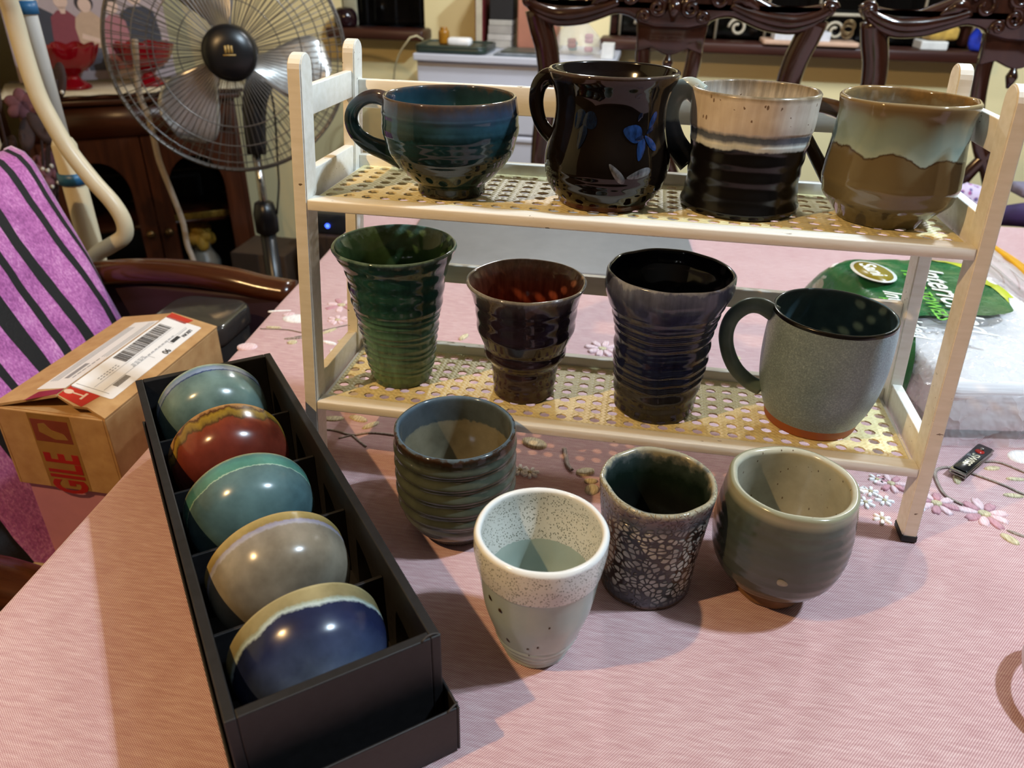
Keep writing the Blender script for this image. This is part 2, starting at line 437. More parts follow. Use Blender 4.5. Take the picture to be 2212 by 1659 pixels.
def cane_mesh(x0, x1, y0, y1, z, th=.0016, p=.0137, hr=.0041):
    nx = int((x1-x0)/p); ny = int((y1-y0)/p); px = (x1-x0)/nx; py = (y1-y0)/ny; vs = []; fs = []
    for i in range(nx):
        for j in range(ny):
            cx = x0+(i+.5)*px; cy = y0+(j+.5)*py; o = len(vs)
            sq = [(1, 0), (1, 1), (0, 1), (-1, 1), (-1, 0), (-1, -1), (0, -1), (1, -1)]
            for lev, zz in ((0, z), (1, z-th)):
                vs += [(cx+a*px/2, cy+b*py/2, zz) for a, b in sq]
                vs += [(cx+hr*1.12*math.cos(k*PI/4), cy+hr*math.sin(k*PI/4), zz-(0 if lev else .0002)) for k in range(8)]
            for k in range(8):
                k2 = (k+1) % 8
                fs.append((o+k, o+k2, o+8+k2, o+8+k)); fs.append((o+16+k2, o+16+k, o+24+k, o+24+k2)); fs.append((o+8+k, o+8+k2, o+24+k2, o+24+k))
    return mesh(vs, fs)
def build_rack():
    t = empty('mug_rack', (0, 0, 0)); tag(t, 'cream painted two-tier wooden rack with cane shelves standing on the tablecloth', 'rack')
    rub = simple('black_rubber', '#141414', .6)
    for xs in ((-RA, 0), (RW, RW+RA)):
        for y0 in (0, RD-RB):
            bm = bmesh.new(); n = 9
            out = [(y0, .004), (y0+RB, .004)]+[(y0+RB/2+RB/2*math.cos(PI*k/n), RH-RB/2+RB/2*math.sin(PI*k/n)) for k in range(n+1)]
            a = [bm.verts.new((rx(xs[0], z), y, z)) for y, z in out]; b = [bm.verts.new((rx(xs[1], z), y, z)) for y, z in out]
            bm.faces.new(a); bm.faces.new(b[::-1])
            for k in range(len(out)): bm.faces.new((a[k], b[k], b[(k+1) % len(out)], a[(k+1) % len(out)]))
            bmesh.ops.recalc_face_normals(bm, faces=bm.faces)
            bmesh.ops.bevel(bm, geom=[e for e in bm.edges if e.calc_face_angle(0) > 1.2], offset=.0008, segments=2, affect='EDGES')
            put('post', bm_mesh(bm), PAINT, t, smooth=False)
            put('foot_cap', rbox(xs[0]-.0006, xs[1]+.0006, y0-.0006, y0+RB+.0006, 0, .006), rub, t)
    for nm, z in (('upper', RZ2), ('lower', RZ1)):
        put('front_rail', rbox(0, RW, 0, .0135, z-.0085, z, .0012), PAINT, t)
        put('back_rail', rbox(0, RW, RD-.010, RD-.002, z-.006, z+.0085), PAINT, t)
        for xa, xb in ((-.0095, -.0015), (RW+.0015, RW+.0095)):
            put('side_rail', rbox(xa, xb, RB, RD-RB, z-.006, z+.018), PAINT, t)
        c = put('cane_shelf', cane_mesh(rx(.004, z), rx(RW-.004, z), .0135, RD-.010, z-.0005), CANE, t, smooth=False)
        put('cleat', rbox(.0, .0035, .0135, RD-.01, z-.007, z-.0025), PAINT, t); put('cleat', rbox(RW-.0035, RW, .0135, RD-.01, z-.007, z-.0025), PAINT, t)
    put('top_back_rail', rbox(0, RW, RD-.010, RD-.003, .2915, .3135), PAINT, t)
    put('middle_back_rail', rbox(0, RW, RD-.010, RD-.003, .1425, .1595), PAINT, t)
    for xa, xb in ((-.0085, -.002), (RW+.002, RW+.0085)):
        put('top_side_rail', rbox(xa, xb, RB, RD-RB, .3005, .3210), PAINT, t)
build_rack()

# ================================================================== pottery
def glaze(name, h, stops, rough=.12, warp=.0, wscale=40, fine=.06, fscale=220, streak=0.0, speck=None, bump=0.0, bscale=60, interp='LINEAR', coat=0.0):
    """colour bands by height (fractions of h), their borders shaken by noise"""
    m = MT(name, rough); z = m.math('DIVIDE', m.xyz()[2], h)
    if warp:
        nz = m.noise(wscale, 3, m.scaled(1, 1, .15)); z = m.math('ADD', z, m.math('MULTIPLY', m.math('SUBTRACT', nz, .5), warp*2))
    if fine:
        fz = m.noise(fscale, 3, m.scaled(1, 1, .35) if streak else None); z = m.math('ADD', z, m.math('MULTIPLY', m.math('SUBTRACT', fz, .5), fine*2))
    c = m.ramp(z, stops, interp)
    mott = m.noise(bscale, 4); c = m.mix(.25, c, m.ramp(mott, [(.3, '#000000'), (.7, '#ffffff')]), 'SOFT_LIGHT')
    if streak:
        sn = m.noise(1, 3, m.scaled(260, 260, 14)); c = m.mix(streak, c, m.ramp(sn, [(.3, '#000000'), (.7, '#ffffff')]), 'OVERLAY')
    if speck:
        sc_, th, col, zlo = speck; v = m.n('TexVoronoi', 0, Vector=m.scaled(1, 1, .5), Scale=sc_); k = m.math('MULTIPLY', m.math('LESS_THAN', v, th), m.math('GREATER_THAN', z, zlo)); c = m.mix(m.math('MULTIPLY', k, m.math('GREATER_THAN', m.noise(90, 1), .55)), c, col)
    m.color(c)
    if bump: m.bump(m.noise(bscale, 4), bump, .001)
    if coat: m.set('Coat Weight', coat)
    m.set('Specular IOR Level', .42)
    return m.m
def vessel_profile(ctrl, h, t=.0035, ridge=None, floor=.006, foot=None, n=120, lip=0.0):
    """ctrl (z,r) from rim down to base as measured; returns profile, index of first inner ring"""
    C = sorted(ctrl); z0, z1 = C[0][0], C[-1][0]
    C = [((z-z0)/(z1-z0)*(h-t*.5), r) for z, r in C]
    out = cr([(r, z) for z, r in C], n)
    prof = []
    r0 = out[0][0]
    if foot: prof += [(max(.002, r0-foot[0]-.002), foot[1]), (r0-foot[0], foot[1]*.8), (r0-foot[0]+.0003, .0004), (r0-.0008, .0)]
    else: prof += [(r0*.5, .0006), (r0-.0012, .0)]
    for k, (r, z) in enumerate(out):
        if k == 0: z = .0007
        prof.append((r+(ridge(z/h) if ridge else 0), z))
    n_out = len(prof)
    rr = out[-1][0]
    for k in range(1, 8):
        q = PI*k/8; prof.append((rr-t/2+t/2*math.cos(q)+lip*math.sin(q), h-t*.5+t*.5*math.sin(q)))
    inn = [p for p in cr([(r, z) for z, r in C], 60)][::-1]
    for r, z in inn:
        if z < floor+.004: continue
        prof.append((max(.004, r-t), z))
    rl = prof[-1][0]; zl = prof[-1][1]
    for k in range(1, 6):
        q = PI/2*k/5; prof.append((rl-.35*rl*math.sin(q)*.6 if k < 5 else rl*.7, zl-(zl-floor)*math.sin(q)))
    prof.append((.003, floor-.0008))
    return prof, n_out
def ridger(lam, amp, h, z0=0, z1=1, sharp=False, ph=0.0):
    def f(q):
        e = max(0, min(1, (q-z0)/.05, (z1-q)/.05))
        s = math.sin(2*PI*q*h/lam+ph)
        if sharp: s = 1-2*abs(math.sin(PI*q*h/lam+ph))**1.0 if sharp == 1 else (abs(math.sin(PI*q*h/lam+ph))*2-1)
        return amp*e*s
    return f
def hand(wob=.0003, tilt=0.0, seed=0, tri=0.0, lean=(0, 0), rimwave=0.0, h=.1, spiral=0.0):
    def d(p, t):
        x, y, z = p; r = math.hypot(x, y); q = z/h
        k = 1+(wob*mnoise.noise((2.2*math.cos(t)+seed, 2.2*math.sin(t), z*25+seed))*2+tri*q*math.cos(3*t+seed)+.4*tri*q*math.cos(5*t+seed*2))/max(r, .01)*1.0
        zz = z+rimwave*q*q*(math.sin(2*t+seed)+.6*math.sin(3*t+2*seed))*min(1, r/.02)+spiral*math.sin(t+seed)*min(1, q*6)*min(1, (1-q)*6)
        return (x*k+lean[0]*q, y*k+lean[1]*q, zz)
    return d
CUPROOT = {}
def cup(name, label, cat, loc, ctrl, h, m_out, m_in, t=.0035, ridge=None, deform=None, foot=None, group=None, zones=None, handle=None, mats=(), lip=0.0, rot=0.0, seg=96, floor=.006, n=120):
    prof, no = vessel_profile(ctrl, h, t, ridge, floor, foot, n, lip)
    idx = []
    for i in range(len(prof)-1):
        k = 0 if i < no+3 else 1
        if zones and k == 0:
            for zlo, zhi, mi in zones:
                if zlo <= .5*(prof[i][1]+prof[i+1][1]) < zhi: k = mi
        idx.append(k)
    me = lathe(prof, seg, deform, idx)
    ms = [m_out, m_in]+list(mats)
    if handle is None:
        o = put(name, me, ms, None, loc, (0, 0, rot)); tag(o, label, cat, group); CUPROOT[label] = o; return o
    r = empty(name, loc, (0, 0, rot)); tag(r, label, cat, group)
    put('body', me, ms, r)
    path, rad, flat, hm, ang = handle
    pts = [(d*math.cos(ang), d*math.sin(ang), z) for d, z in path]
    up = (-math.sin(ang), math.cos(ang), 0)
    put('handle', tube(pts, rad, 16, 48, flat, up), hm, r); return r

# --- upper shelf ----------------------------------------------------------------
ZU, ZL = RZ2-.0003, RZ1-.0003
h = .0708
g1 = glaze('teal_glaze', h, [(0, '#2a1d14'), (.04, '#12160f'), (.14, '#1a2c26'), (.35, '#142423'), (.5, '#182f30'), (.62, '#1c3d44'), (.66, '#14282b'), (.78, '#274552'), (.90, '#353f52'), (.955, '#3d3a40'), (1, '#54443a')], .07, .04, 50, .05)
g1i = glaze('teal_inside', h, [(0, '#132826'), (.5, '#1d3a3c'), (.8, '#294a53'), (.95, '#2c424e'), (1, '#54463e')], .08, .05, 60, .06)
cup('teal_teacup', 'low rounded teal glazed teacup with a footring, leftmost on the upper shelf', 'cup', (.0972, .0491, ZU),
    [(0.0708, 0.0486), (0.0673, 0.049), (0.0637, 0.0496), (0.0595, 0.0501), (0.0538, 0.0504), (0.0481, 0.0504), (0.0425, 0.0496), (0.0368, 0.048), (0.0311, 0.0461), (0.0255, 0.043), (0.0198, 0.0384), (0.0142, 0.0331), (0.0105, 0.029), (0.0085, 0.0262), (0.006, 0.0256), (0, 0.0255)], h, g1, g1i, .003,
    lambda q: .00022*max(-1, min(1, 2*math.sin(2*PI*q*h/.0145)))*(1 if .3 < q < .85 else 0), hand(.0002, seed=1, h=h), (.004, .003), handle=(
        [(.046, .0615), (.056, .0650), (.067, .0640), (.0775, .0570), (.0815, .0470), (.0775, .0370), (.067, .0300), (.054, .0262), (.040, .0215)], [.0042, .0036, .0032, .0031, .0031, .0031, .0033, .004, .0058], 1.5, g1, PI-.12))
h = .0926
g2 = glaze('tenmoku_black', h, [(0, '#4a2a1e'), (.045, '#4a2a1e'), (.06, '#0d0907'), (.5, '#120c08'), (.93, '#0e0a09'), (.975, '#2c211c'), (1, '#4c3f38')], .05, .0, 50, .012)
g2i = simple('tenmoku_inside', '#140e0d', .1, .3, 60)
bk = cup('black_mug', 'tall black glazed pot-bellied mug painted with blue flowers on the upper shelf', 'mug', (.2138, .0533, ZU),
    [(0.0926, 0.0458), (0.088, 0.0444), (0.0834, 0.0424), (0.0778, 0.0406), (0.0704, 0.0396), (0.063, 0.0397), (0.0556, 0.0406), (0.0482, 0.0424), (0.0408, 0.0445), (0.0334, 0.0457), (0.0259, 0.0454), (0.0185, 0.044), (0.013, 0.0418), (0.0074, 0.038), (0.0037, 0.0348), (0, 0.0336)], h, g2, g2i, .0035,
    ridger(.0065, .00012, h, 0, .35), hand(.00025, seed=2, h=h), (.004, .003), handle=(
        [(.036, .0815), (.047, .0840), (.0545, .0785), (.0570, .0680), (.0550, .0570), (.0500, .0480), (.040, .0400)], [.0046, .0042, .0040, .0039, .0038, .0036, .004], 1.45, g2, PI-.22))
def on_cup(ctrl, h, th, z, off=.0004):
    C = sorted(ctrl); z0, z1 = C[0][0], C[-1][0]; zz = z0+(z1-z0)*z/h
    for (a, ra), (b, rb) in zip(C, C[1:]):
        if a <= zz <= b: r = ra+(rb-ra)*(zz-a)/(b-a); break
    else: r = C[-1][1]
    return ((r+off)*math.cos(th), (r+off)*math.sin(th), z)
def brush(parent, ctrl, h, th0, z0, a, b, rot, mat, nm='painted_petal'):
    """a brush stroke lying on the wall: ellipse in (arc, height)"""
    vs = []; fs = []; R, K = 5, 22
    for i in range(R+1):
        for k in range(K):
            q = 2*PI*k/K; s = i/R; ex = a*s*math.cos(q); ey = b*s*math.sin(q)*(1+.35*math.cos(q))
            u = ex*math.cos(rot)-ey*math.sin(rot); v = ex*math.sin(rot)+ey*math.cos(rot)
            vs.append(on_cup(ctrl, h, th0+u/.043, z0+v, .00055-.0004*s*s))
    for i in range(R):
        for k in range(K): fs.append((i*K+k, i*K+(k+1) % K, (i+1)*K+(k+1) % K, (i+1)*K+k))
    o = put(nm, mesh(vs, fs), mat, parent); return o
def brush_mat(name, c1, c2):
    m = MT(name, .12); nz = m.noise(1, 4, m.scaled(300, 300, 120)); m.color(m.ramp(nz, [(.3, c1), (.7, c2)])); return m.m
BLU = brush_mat('blue_slip', '#0a152c', '#1f3c70'); BLD = brush_mat('dim_blue_slip', '#080d1c', '#10203f'); WHT = brush_mat('pale_slip', '#2a2b2e', '#6d7075')
BC = [(0.0926,.0460),(0.088,.0446),(0.0834,.0426),(0.0778,.0408),(0.0704,.0398),(0.063,.0399),(0.0556,.0408),(0.0482,.0426),(0.0408,.0447),(0.0334,.0459),(0.0259,.0456),(0.0185,.0442),(0.013,.042),(0,.0336)]
for th, z, a, b, ro, mt in ((-1.12, .057, .0075, .0055, -.3, BLU), (-.98, .0465, .0075, .0030, 1.3, BLU), (-.78, .0500, .0068, .0026, -.8, BLU), (-1.00, .0670, .0030, .0016, 1.0, BLD), (-.72, .0640, .0065, .0024, 1.0, BLU), (-.78, .0580, .0040, .0016, .6, BLD), (-1.02, .0535, .0045, .0018, .2, BLD),
        (-1.88, .0640, .0060, .0055, .2, BLD), (-2.06, .0640, .0070, .0040, 1.2, BLD), (-1.98, .0530, .0080, .0030, 1.4, BLD), (-1.00, .0305, .0090, .0030, .25, WHT), (-1.36, .0310, .0085, .0026, -.9, WHT)):
    brush(bk, BC, h, th, z, a, b, ro, mt)
h = .0828
g3 = glaze('cream_over_black', h, [(0, '#0c0a0a'), (.545, '#0e0b0b'), (.565, '#121010'), (.58, '#c2c6c0'), (.615, '#c8cbc6'), (.645, '#5a616c'), (.68, '#50565f'), (.71, '#c4b8aa'), (.95, '#d2c7b8'), (.985, '#9c8e7a'), (1, '#75674f')], .2, .018, 30, .02, 150, .12, (260, .22, '#7d6a5a', .72))
g3i = glaze('cream_inside', h, [(0, '#c2b8aa'), (.75, '#c8beb0'), (.9, '#b0aaa2'), (1, '#80725f')], .15, .05, 60, .05, 200, .35, (260, .2, '#5b4a3c', .1))
g3h = glaze('cream_grey_handle', h, [(0, '#121112'), (.42, '#1a1b20'), (.55, '#4a505c'), (.66, '#5c6470'), (.69, '#a9b2ad'), (1, '#aab4ae')], .15, .01, 40, .02)
cup('banded_mug', 'cylindrical mug with cream top, grey-white band and ridged black lower half', 'mug', (.3134, .0655, ZU),
    [(.0823, .0438), (.0719, .0431), (.0623, .0427), (.0525, .0416), (.0425, .0409), (.0324, .0406), (.022, .0404), (.0115, .0410), (.0051, .0424), (.0025, .0428), (-.0014, .0418)], h, g3, g3i, .003,
    lambda q: (.00032*math.sin(2*PI*q*h/.0115) if q < .6 else .0)+(.0004 if q > .69 else 0), hand(.0006, seed=3, h=h, spiral=.0012), handle=(
        [(.039, .0740), (.0475, .0785), (.0560, .0745), (.0600, .0650), (.0595, .0540), (.0550, .0430), (.0490, .0350), (.040, .0265)], [.0048, .0046, .0044, .0042, .0042, .0042, .0045, .0055], 1.7, g3h, PI-.30))
h = .0833
g4 = MT('olive_and_celadon', .09); z = g4.math('DIVIDE', g4.xyz()[2], h)
lo = g4.noise(22, 2, g4.scaled(1, 1, .05)); fi = g4.noise(240, 3); z2 = g4.math('ADD', z, g4.math('ADD', g4.math('MULTIPLY', g4.math('SUBTRACT', lo, .5), .42), g4.math('MULTIPLY', g4.math('SUBTRACT', fi, .5), .035)))
body = g4.ramp(z2, [(0, '#4e4630'), (.06, '#5c533c'), (.3, '#6d6248'), (.585, '#695d44'), (.598, '#3e2c18'), (.612, '#93a49c'), (.68, '#80928c'), (.78, '#77867f'), (.87, '#74796c'), (.93, '#665a48')])
top = g4.ramp(z, [(.90, '#70664f'), (.95, '#6a5a40'), (1, '#8a7757')]); g4.color(g4.mix(g4.ramp(z, [(.88, '#000000'), (.95, '#ffffff')]), body, top)); g4 = g4.m
g4i = glaze('olive_inside', h, [(0, '#3e3320'), (.7, '#55462c'), (.84, '#7d8079'), (.93, '#6d5c42'), (1, '#8a6f48')], .08, .05, 60, .05)
g4h = simple('brown_handle_glaze', '#43301f', .07, .35, 40)
cup('olive_mug', 'round-bellied olive brown mug with a dripping celadon upper half, rightmost on the upper shelf', 'mug', (.4119, .0571, ZU),
    [(.083, .0440), (.079, .0434), (.0732, .0426), (.0641, .0426), (.0549, .0431), (.0455, .0439), (.036, .0447), (.0263, .0448), (.0163, .0430), (.0113, .0402), (.0063, .0358), (.0011, .0315), (-.004, .0282)], h, g4, g4i, .0038,
    ridger(.0125, .0003, h, .12, .4), hand(.0009, seed=4, h=h, rimwave=.0006), (.004, .003), handle=(
        [(.040, .0665), (.052, .0690), (.0650, .0690), (.0735, .0630), (.0740, .0550), (.0660, .0450), (.0560, .0335), (.043, .0190)], [.0042, .0036, .0034, .0033, .0033, .0033, .0034, .004], 1.4, g4h, PI-.64))

# --- lower shelf ----------------------------------------------------------------
h = .1248
g5 = glaze('green_glaze', h, [(0, '#4a6146'), (.08, '#5e785b'), (.3, '#608270'), (.5, '#4c7260'), (.58, '#32574d'), (.62, '#254a43'), (.9, '#264f49'), (.97, '#24443f'), (.99, '#5b756f'), (1, '#6a8a88')], .09, .05, 40, .03, 160, .18)
g5i = glaze('green_inside', h, [(0, '#1f311f'), (.6, '#2b432a'), (.95, '#3a5436'), (1, '#5b776c')], .08, .03)
def rg(q):
    s = 0
    if q < .60: s = .0005*(1-2*abs(math.sin(PI*q*h/.0068+.5*math.sin(q*47))))*min(1, q*12)
    elif q < .95: s = .0004*math.sin(2*PI*q*h/.014)
    return s
cup('green_beaker', 'tall flared green beaker with fine throwing ridges on the lower shelf', 'cup', (.0447, .0597, ZL),
    [(0.1248, 0.0516), (0.1185, 0.0484), (0.1123, 0.0457), (0.1048, 0.0431), (0.0948, 0.0411), (0.0848, 0.0401), (0.0749, 0.0388), (0.0675, 0.0368), (0.0649, 0.0361), (0.0549, 0.035), (0.0449, 0.0333), (0.0349, 0.0318), (0.025, 0.0305), (0.0175, 0.0294), (0.01, 0.028), (0.004, 0.0268), (0, 0.0258)], h, g5, g5i, .0032,
    rg, hand(.0005, seed=5, h=h, spiral=.0016), n=170)
h = .1041
g6 = glaze('aubergine_glaze', h, [(0, '#3a2a24'), (.25, '#33242a'), (.5, '#241a26'), (.85, '#28202e'), (.95, '#4a4048'), (.985, '#7d7f88'), (1, '#8b8f96')], .07, .05, 40, .04, 200, .15)
g6i = glaze('rust_inside', h, [(0, '#6a2818'), (.6, '#8a3a26'), (.9, '#75493c'), (1, '#7d6c60')], .1, .04, 60, .05, 200, .3)
cup('aubergine_tumbler', 'dark aubergine tumbler with stepped waist and rust red inside on the lower shelf', 'cup', (.157, .0572, ZL),
    [(0.1041, 0.0494), (0.0988, 0.0467), (0.0936, 0.0448), (0.0874, 0.0434), (0.0791, 0.0424), (0.0708, 0.0419), (0.065, 0.0417), (0.0624, 0.0413), (0.058, 0.0398), (0.053, 0.0372), (0.049, 0.0354), (0.0465, 0.035), (0.044, 0.0356), (0.04, 0.0349), (0.036, 0.0322), (0.032, 0.03), (0.0291, 0.0293), (0.0208, 0.0284), (0.0146, 0.0278), (0.0083, 0.0272), (0.0042, 0.027), (0, 0.0262)], h, g6, g6i, .0032,
    lambda q: .00025*math.sin(2*PI*q*h/.0125+1)*(1 if q < .85 else 0), hand(.0005, seed=6, h=h, spiral=.0012))
h = .1234
g7 = glaze('navy_glaze', h, [(0, '#221f1d'), (.2, '#25252a'), (.35, '#171d3c'), (.5, '#1a1f3f'), (.7, '#232646'), (.84, '#363a58'), (.93, '#4c5168'), (.985, '#5f6680'), (1, '#868ea4')], .13, .06, 45, .05, 180, .25)
g7i = simple('navy_inside', '#11131d', .09, .3, 60)
def rn(q):
    if q > .80: return 0
    return .0005*math.sin(2*PI*q*h/.0098+1.3*math.sin(q*19))*min(1, q*8)*(1.2 if .25 < q < .75 else .6)
cup('navy_beaker', 'tall navy blue beaker with rough spiral ridges and wide collar on the lower shelf', 'cup', (.2707, .0548, ZL),
    [(0.1234, 0.0496), (0.1172, 0.0499), (0.111, 0.0497), (0.1036, 0.0472), (0.0938, 0.0436), (0.0839, 0.0412), (0.074, 0.0388), (0.0642, 0.0377), (0.0543, 0.0376), (0.0444, 0.0375), (0.0345, 0.0369), (0.0247, 0.0364), (0.0173, 0.0352), (0.0099, 0.034), (0.004, 0.0334), (0, 0.0324)], h, g7, g7i, .0032,
    rn, hand(.0011, seed=7, h=h, spiral=.003), n=170)
h = .0985
g8 = MT('grey_blue_satin', .38); nz = g8.noise(800, 2, None, .7); n2 = g8.noise(40, 3)
g8.color(g8.ramp(g8.math('ADD', nz, g8.math('MULTIPLY', g8.math('SUBTRACT', n2, .5), .3)), [(.30, '#68787f'), (.55, '#7c8f96'), (.78, '#9fb0b7')])); g8.bump(nz, .15, .0005); g8 = g8.m
g8i = glaze('dark_teal_inside', h, [(0, '#3f5860'), (.9, '#4d656c'), (1, '#505f62')], .12, .02)
TERRA = simple('terracotta', '#9a5327', .6, .12, 60); RIMB = simple('black_rim', '#100d0c', .2)
HDL = glaze('slate_handle', h, [(0, '#5a6d69'), (1, '#6a7d79')], .35, .05)
b8 = cup('grey_blue_mug', 'matt grey-blue barrel mug with terracotta base, rightmost on the lower shelf', 'mug', (.4004, .0610, ZL),
    [(.0975, .0468), (.0858, .0479), (.0725, .0485), (.0589, .0486), (.045, .0480), (.0307, .0463), (.0161, .0428), (.0087, .0402), (.0012, .0376), (-.006, .0362)], h, g8, g8i, .0028,
    None, hand(.0001, seed=8, h=h), (.004, .002), zones=[(-1, .0085, 2), (.0958, 1, 3)], mats=(TERRA, RIMB), handle=(
        [(.0440, .0900), (.0560, .0955), (.0670, .0935), (.0760, .0830), (.0785, .0680), (.0745, .0520), (.0660, .0375), (.0540, .0270), (.043, .0220)], [.0052, .0047, .0044, .0043, .0043, .0043, .0044, .0046, .005], 1.35, HDL, PI-.06))

# --- on the cloth in front --------------------------------------------------------
ZT = .0
h = .0943
g9 = glaze('olive_grey_glaze', h, [(0, '#5b514a'), (.05, '#6a645e'), (.12, '#686a66'), (.24, '#53574f'), (.4, '#464b40'), (.7, '#484d41'), (.9, '#43483f'), (.955, '#2e261e'), (.975, '#3c2a1c'), (.99, '#3a2c22'), (1, '#4f5a60')], .07, .03, 60, .04)
g9i = glaze('stone_inside', h, [(0, '#6f6a58'), (.72, '#837c67'), (.76, '#7f7a68'), (.78, '#4a5255'), (.95, '#515a60'), (1, '#566672')], .1, .015, 60, .03)
cup('ribbed_cup', 'olive grey yunomi cup with deep rounded ribs standing left of the white cup', 'cup', (.1212, -.0490, ZT),
    [(0.0943, 0.0461), (0.0896, 0.0461), (0.0793, 0.0463), (0.0642, 0.0463), (0.0491, 0.0462), (0.0415, 0.0459), (0.034, 0.0451), (0.0264, 0.0438), (0.0189, 0.0415), (0.0132, 0.0382), (0.0085, 0.034), (0.006, 0.03), (0.0045, 0.0285), (0, 0.028)], h, g9, g9i, .004,
    lambda q: .0010*math.sin(2*PI*(q*h-.004)/.0122)*(max(0, min(1, (q-.20)/.08, (.93-q)/.06))), hand(.0003, seed=9, h=h, spiral=.0009), (.004, .003), n=160)
h = .1004
def celadon(name, inside):
    m = MT(name, .14); z = m.math('DIVIDE', m.xyz()[2], h)
    base = m.ramp(m.noise(25, 4), [(.3, '#9fb0a9'), (.7, '#b3c0b8')])
    v = m.n('TexVoronoi', 0, Vector=m.scaled(1, 1, .75), Scale=760, Randomness=1.0); pick = m.noise(330, 1)
    dots = m.math('MULTIPLY', m.math('LESS_THAN', v, .34), m.math('GREATER_THAN', pick, .42))
    top = m.mix(dots, '#d6d8d3', '#83887e')
    edge = m.math('ADD', z, m.math('MULTIPLY', m.math('SUBTRACT', m.noise(300, 2), .5), .02))
    k = m.math('GREATER_THAN', edge, .62 if inside else .735)
    c = m.mix(k, base, top)
    v2 = m.n('TexVoronoi', 0, Vector=m.obj, Scale=62); c = m.mix(m.math('MULTIPLY', m.math('LESS_THAN', v2, .07), m.math('LESS_THAN', z, .5 if inside else .2)), c, '#463323')
    c = m.mix(m.ramp(z, [(.955, '#000000'), (.985, '#ffffff')]), c, '#e6e8e6')
    m.color(c); return m.m
g10, g10i = celadon('celadon_white_band', False), celadon('celadon_inside', True)
w = cup('celadon_cup', 'pale celadon tapered cup with speckled white band at the rim, nearest the camera', 'cup', (.2024, -.1583, ZT),
    [(0.1004, 0.0411), (0.0903, 0.0411), (0.0843, 0.0406), (0.0763, 0.0394), (0.0683, 0.0381), (0.0602, 0.0371), (0.0522, 0.0362), (0.0442, 0.035), (0.0361, 0.0331), (0.0281, 0.0309), (0.0201, 0.0287), (0.0141, 0.0268), (0.008, 0.0243), (0.004, 0.0228), (0, 0.0215)], h, g10, g10i, .0042,
    lambda q: .00035*math.sin(2*PI*q*h/.0055)*(1 if q < .22 else 0)+(.0004 if q > .735 else 0), hand(.0003, seed=10, h=h), (.004, .002))
SPOT = simple('iron_spot', '#3b2716', .2, .5, 300)
WC = [(0.1004,.0413),(0.0903,.0413),(0.0843,.0408),(0.0763,.0396),(0.0683,.0383),(0.0602,.0373),(0.0522,.0364),(0.0442,.0352),(0.0361,.0333),(0.0281,.0311),(0.0201,.0289),(0.0141,.027),(0.008,.0245),(0,.0217)]
for th, z, a, b in ((-2.35, .063, .0015, .0022), (-2.12, .0585, .0017, .0018), (-2.05, .030, .0016, .0022), (-1.62, .028, .0013, .0009), (-1.42, .031, .0011, .0008), (-1.60, .020, .0007, .0006), (-1.25, .053, .0009, .0007), (-1.85, .075, .0012, .0010)):
    brush(w, WC, h, th, z, a, b, .6, SPOT, 'iron_spot')
h = .0917
g11 = MT('crackle_glaze', .14); ob = g11.obj
wp = g11.noise(30, 3, None, .6, 1); vec = g11.n('VectorMath', 0, {'operation': 'MULTIPLY_ADD'}, _0=wp, _1=(.012, .012, .012), _2=ob)
vd = g11.n('TexVoronoi', 0, {'feature': 'DISTANCE_TO_EDGE'}, Vector=vec, Scale=205, Randomness=.85); bn = g11.noise(20, 4)
f1 = g11.n('TexVoronoi', 0, Vector=vec, Scale=205, Randomness=.85); cellk = g11.math('MULTIPLY', g11.ramp(vd, [(.05, '#000000'), (.14, '#ffffff')]), g11.ramp(f1, [(.48, '#ffffff'), (.66, '#000000')])); z = g11.math('DIVIDE', g11.xyz()[2], h)
dark = g11.ramp(bn, [(.35, '#16110e'), (.55, '#2b211e'), (.7, '#1c2a22')]); cell = g11.ramp(g11.noise(60, 3), [(.3, '#7a756c'), (.7, '#b5b2a8')])
c = g11.mix(cellk, dark, cell); zz = g11.math('ADD', z, g11.math('MULTIPLY', g11.math('SUBTRACT', bn, .5), .5))
c = g11.mix(g11.ramp(zz, [(.1, '#ffffff'), (.22, '#000000'), (.72, '#000000'), (.84, '#ffffff')]), c, g11.ramp(bn, [(.35, '#232b27'), (.6, '#5c5a63'), (.75, '#6f7c84')]))
c = g11.mix(g11.ramp(z, [(.86, '#000000'), (.93, '#ffffff')]), c, g11.ramp(bn, [(.4, '#51414a'), (.65, '#7d7466')]))
c = g11.mix(g11.ramp(z, [(.95, '#000000'), (.985, '#ffffff')]), c, '#a09a84'); c = g11.mix(g11.ramp(z, [(.015, '#ffffff'), (.05, '#000000')]), c, '#5b4028')
g11.color(c); g11.bump(cellk, .8, .0012); g11 = g11.m
g11i = glaze('bottle_green_inside', h, [(0, '#161716'), (.35, '#1d1f1c'), (.6, '#191c19'), (.8, '#16221b'), (.92, '#33403d'), (.97, '#666a68'), (1, '#a09a84')], .15, .10, 45, .06, 200)
cup('crackle_cup', 'dark cup with scaly crackled grey glaze and warped pale rim', 'cup', (.2735, -.0821, ZT),
    [(.090, .0402), (.080, .0392), (.06, .0372), (.04, .0355), (.02, .0344), (.008, .0338), (.0, .0330)], h, g11, g11i, .0042,
    None, hand(.0006, seed=11.3, h=h, tri=.0007, rimwave=.0006), lip=.0003)
h = .0975
g12 = MT('slate_ash_glaze', .16); z = g12.math('DIVIDE', g12.xyz()[2], h); bn = g12.noise(1, 4, g12.scaled(14, 14, 70)); mo = g12.noise(24, 4)
c = g12.ramp(g12.math('ADD', z, g12.math('MULTIPLY', g12.math('SUBTRACT', bn, .5), .3)), [(.08, '#2a2825'), (.25, '#33372f'), (.5, '#42473f'), (.72, '#3a443d'), (.9, '#4e574d')])
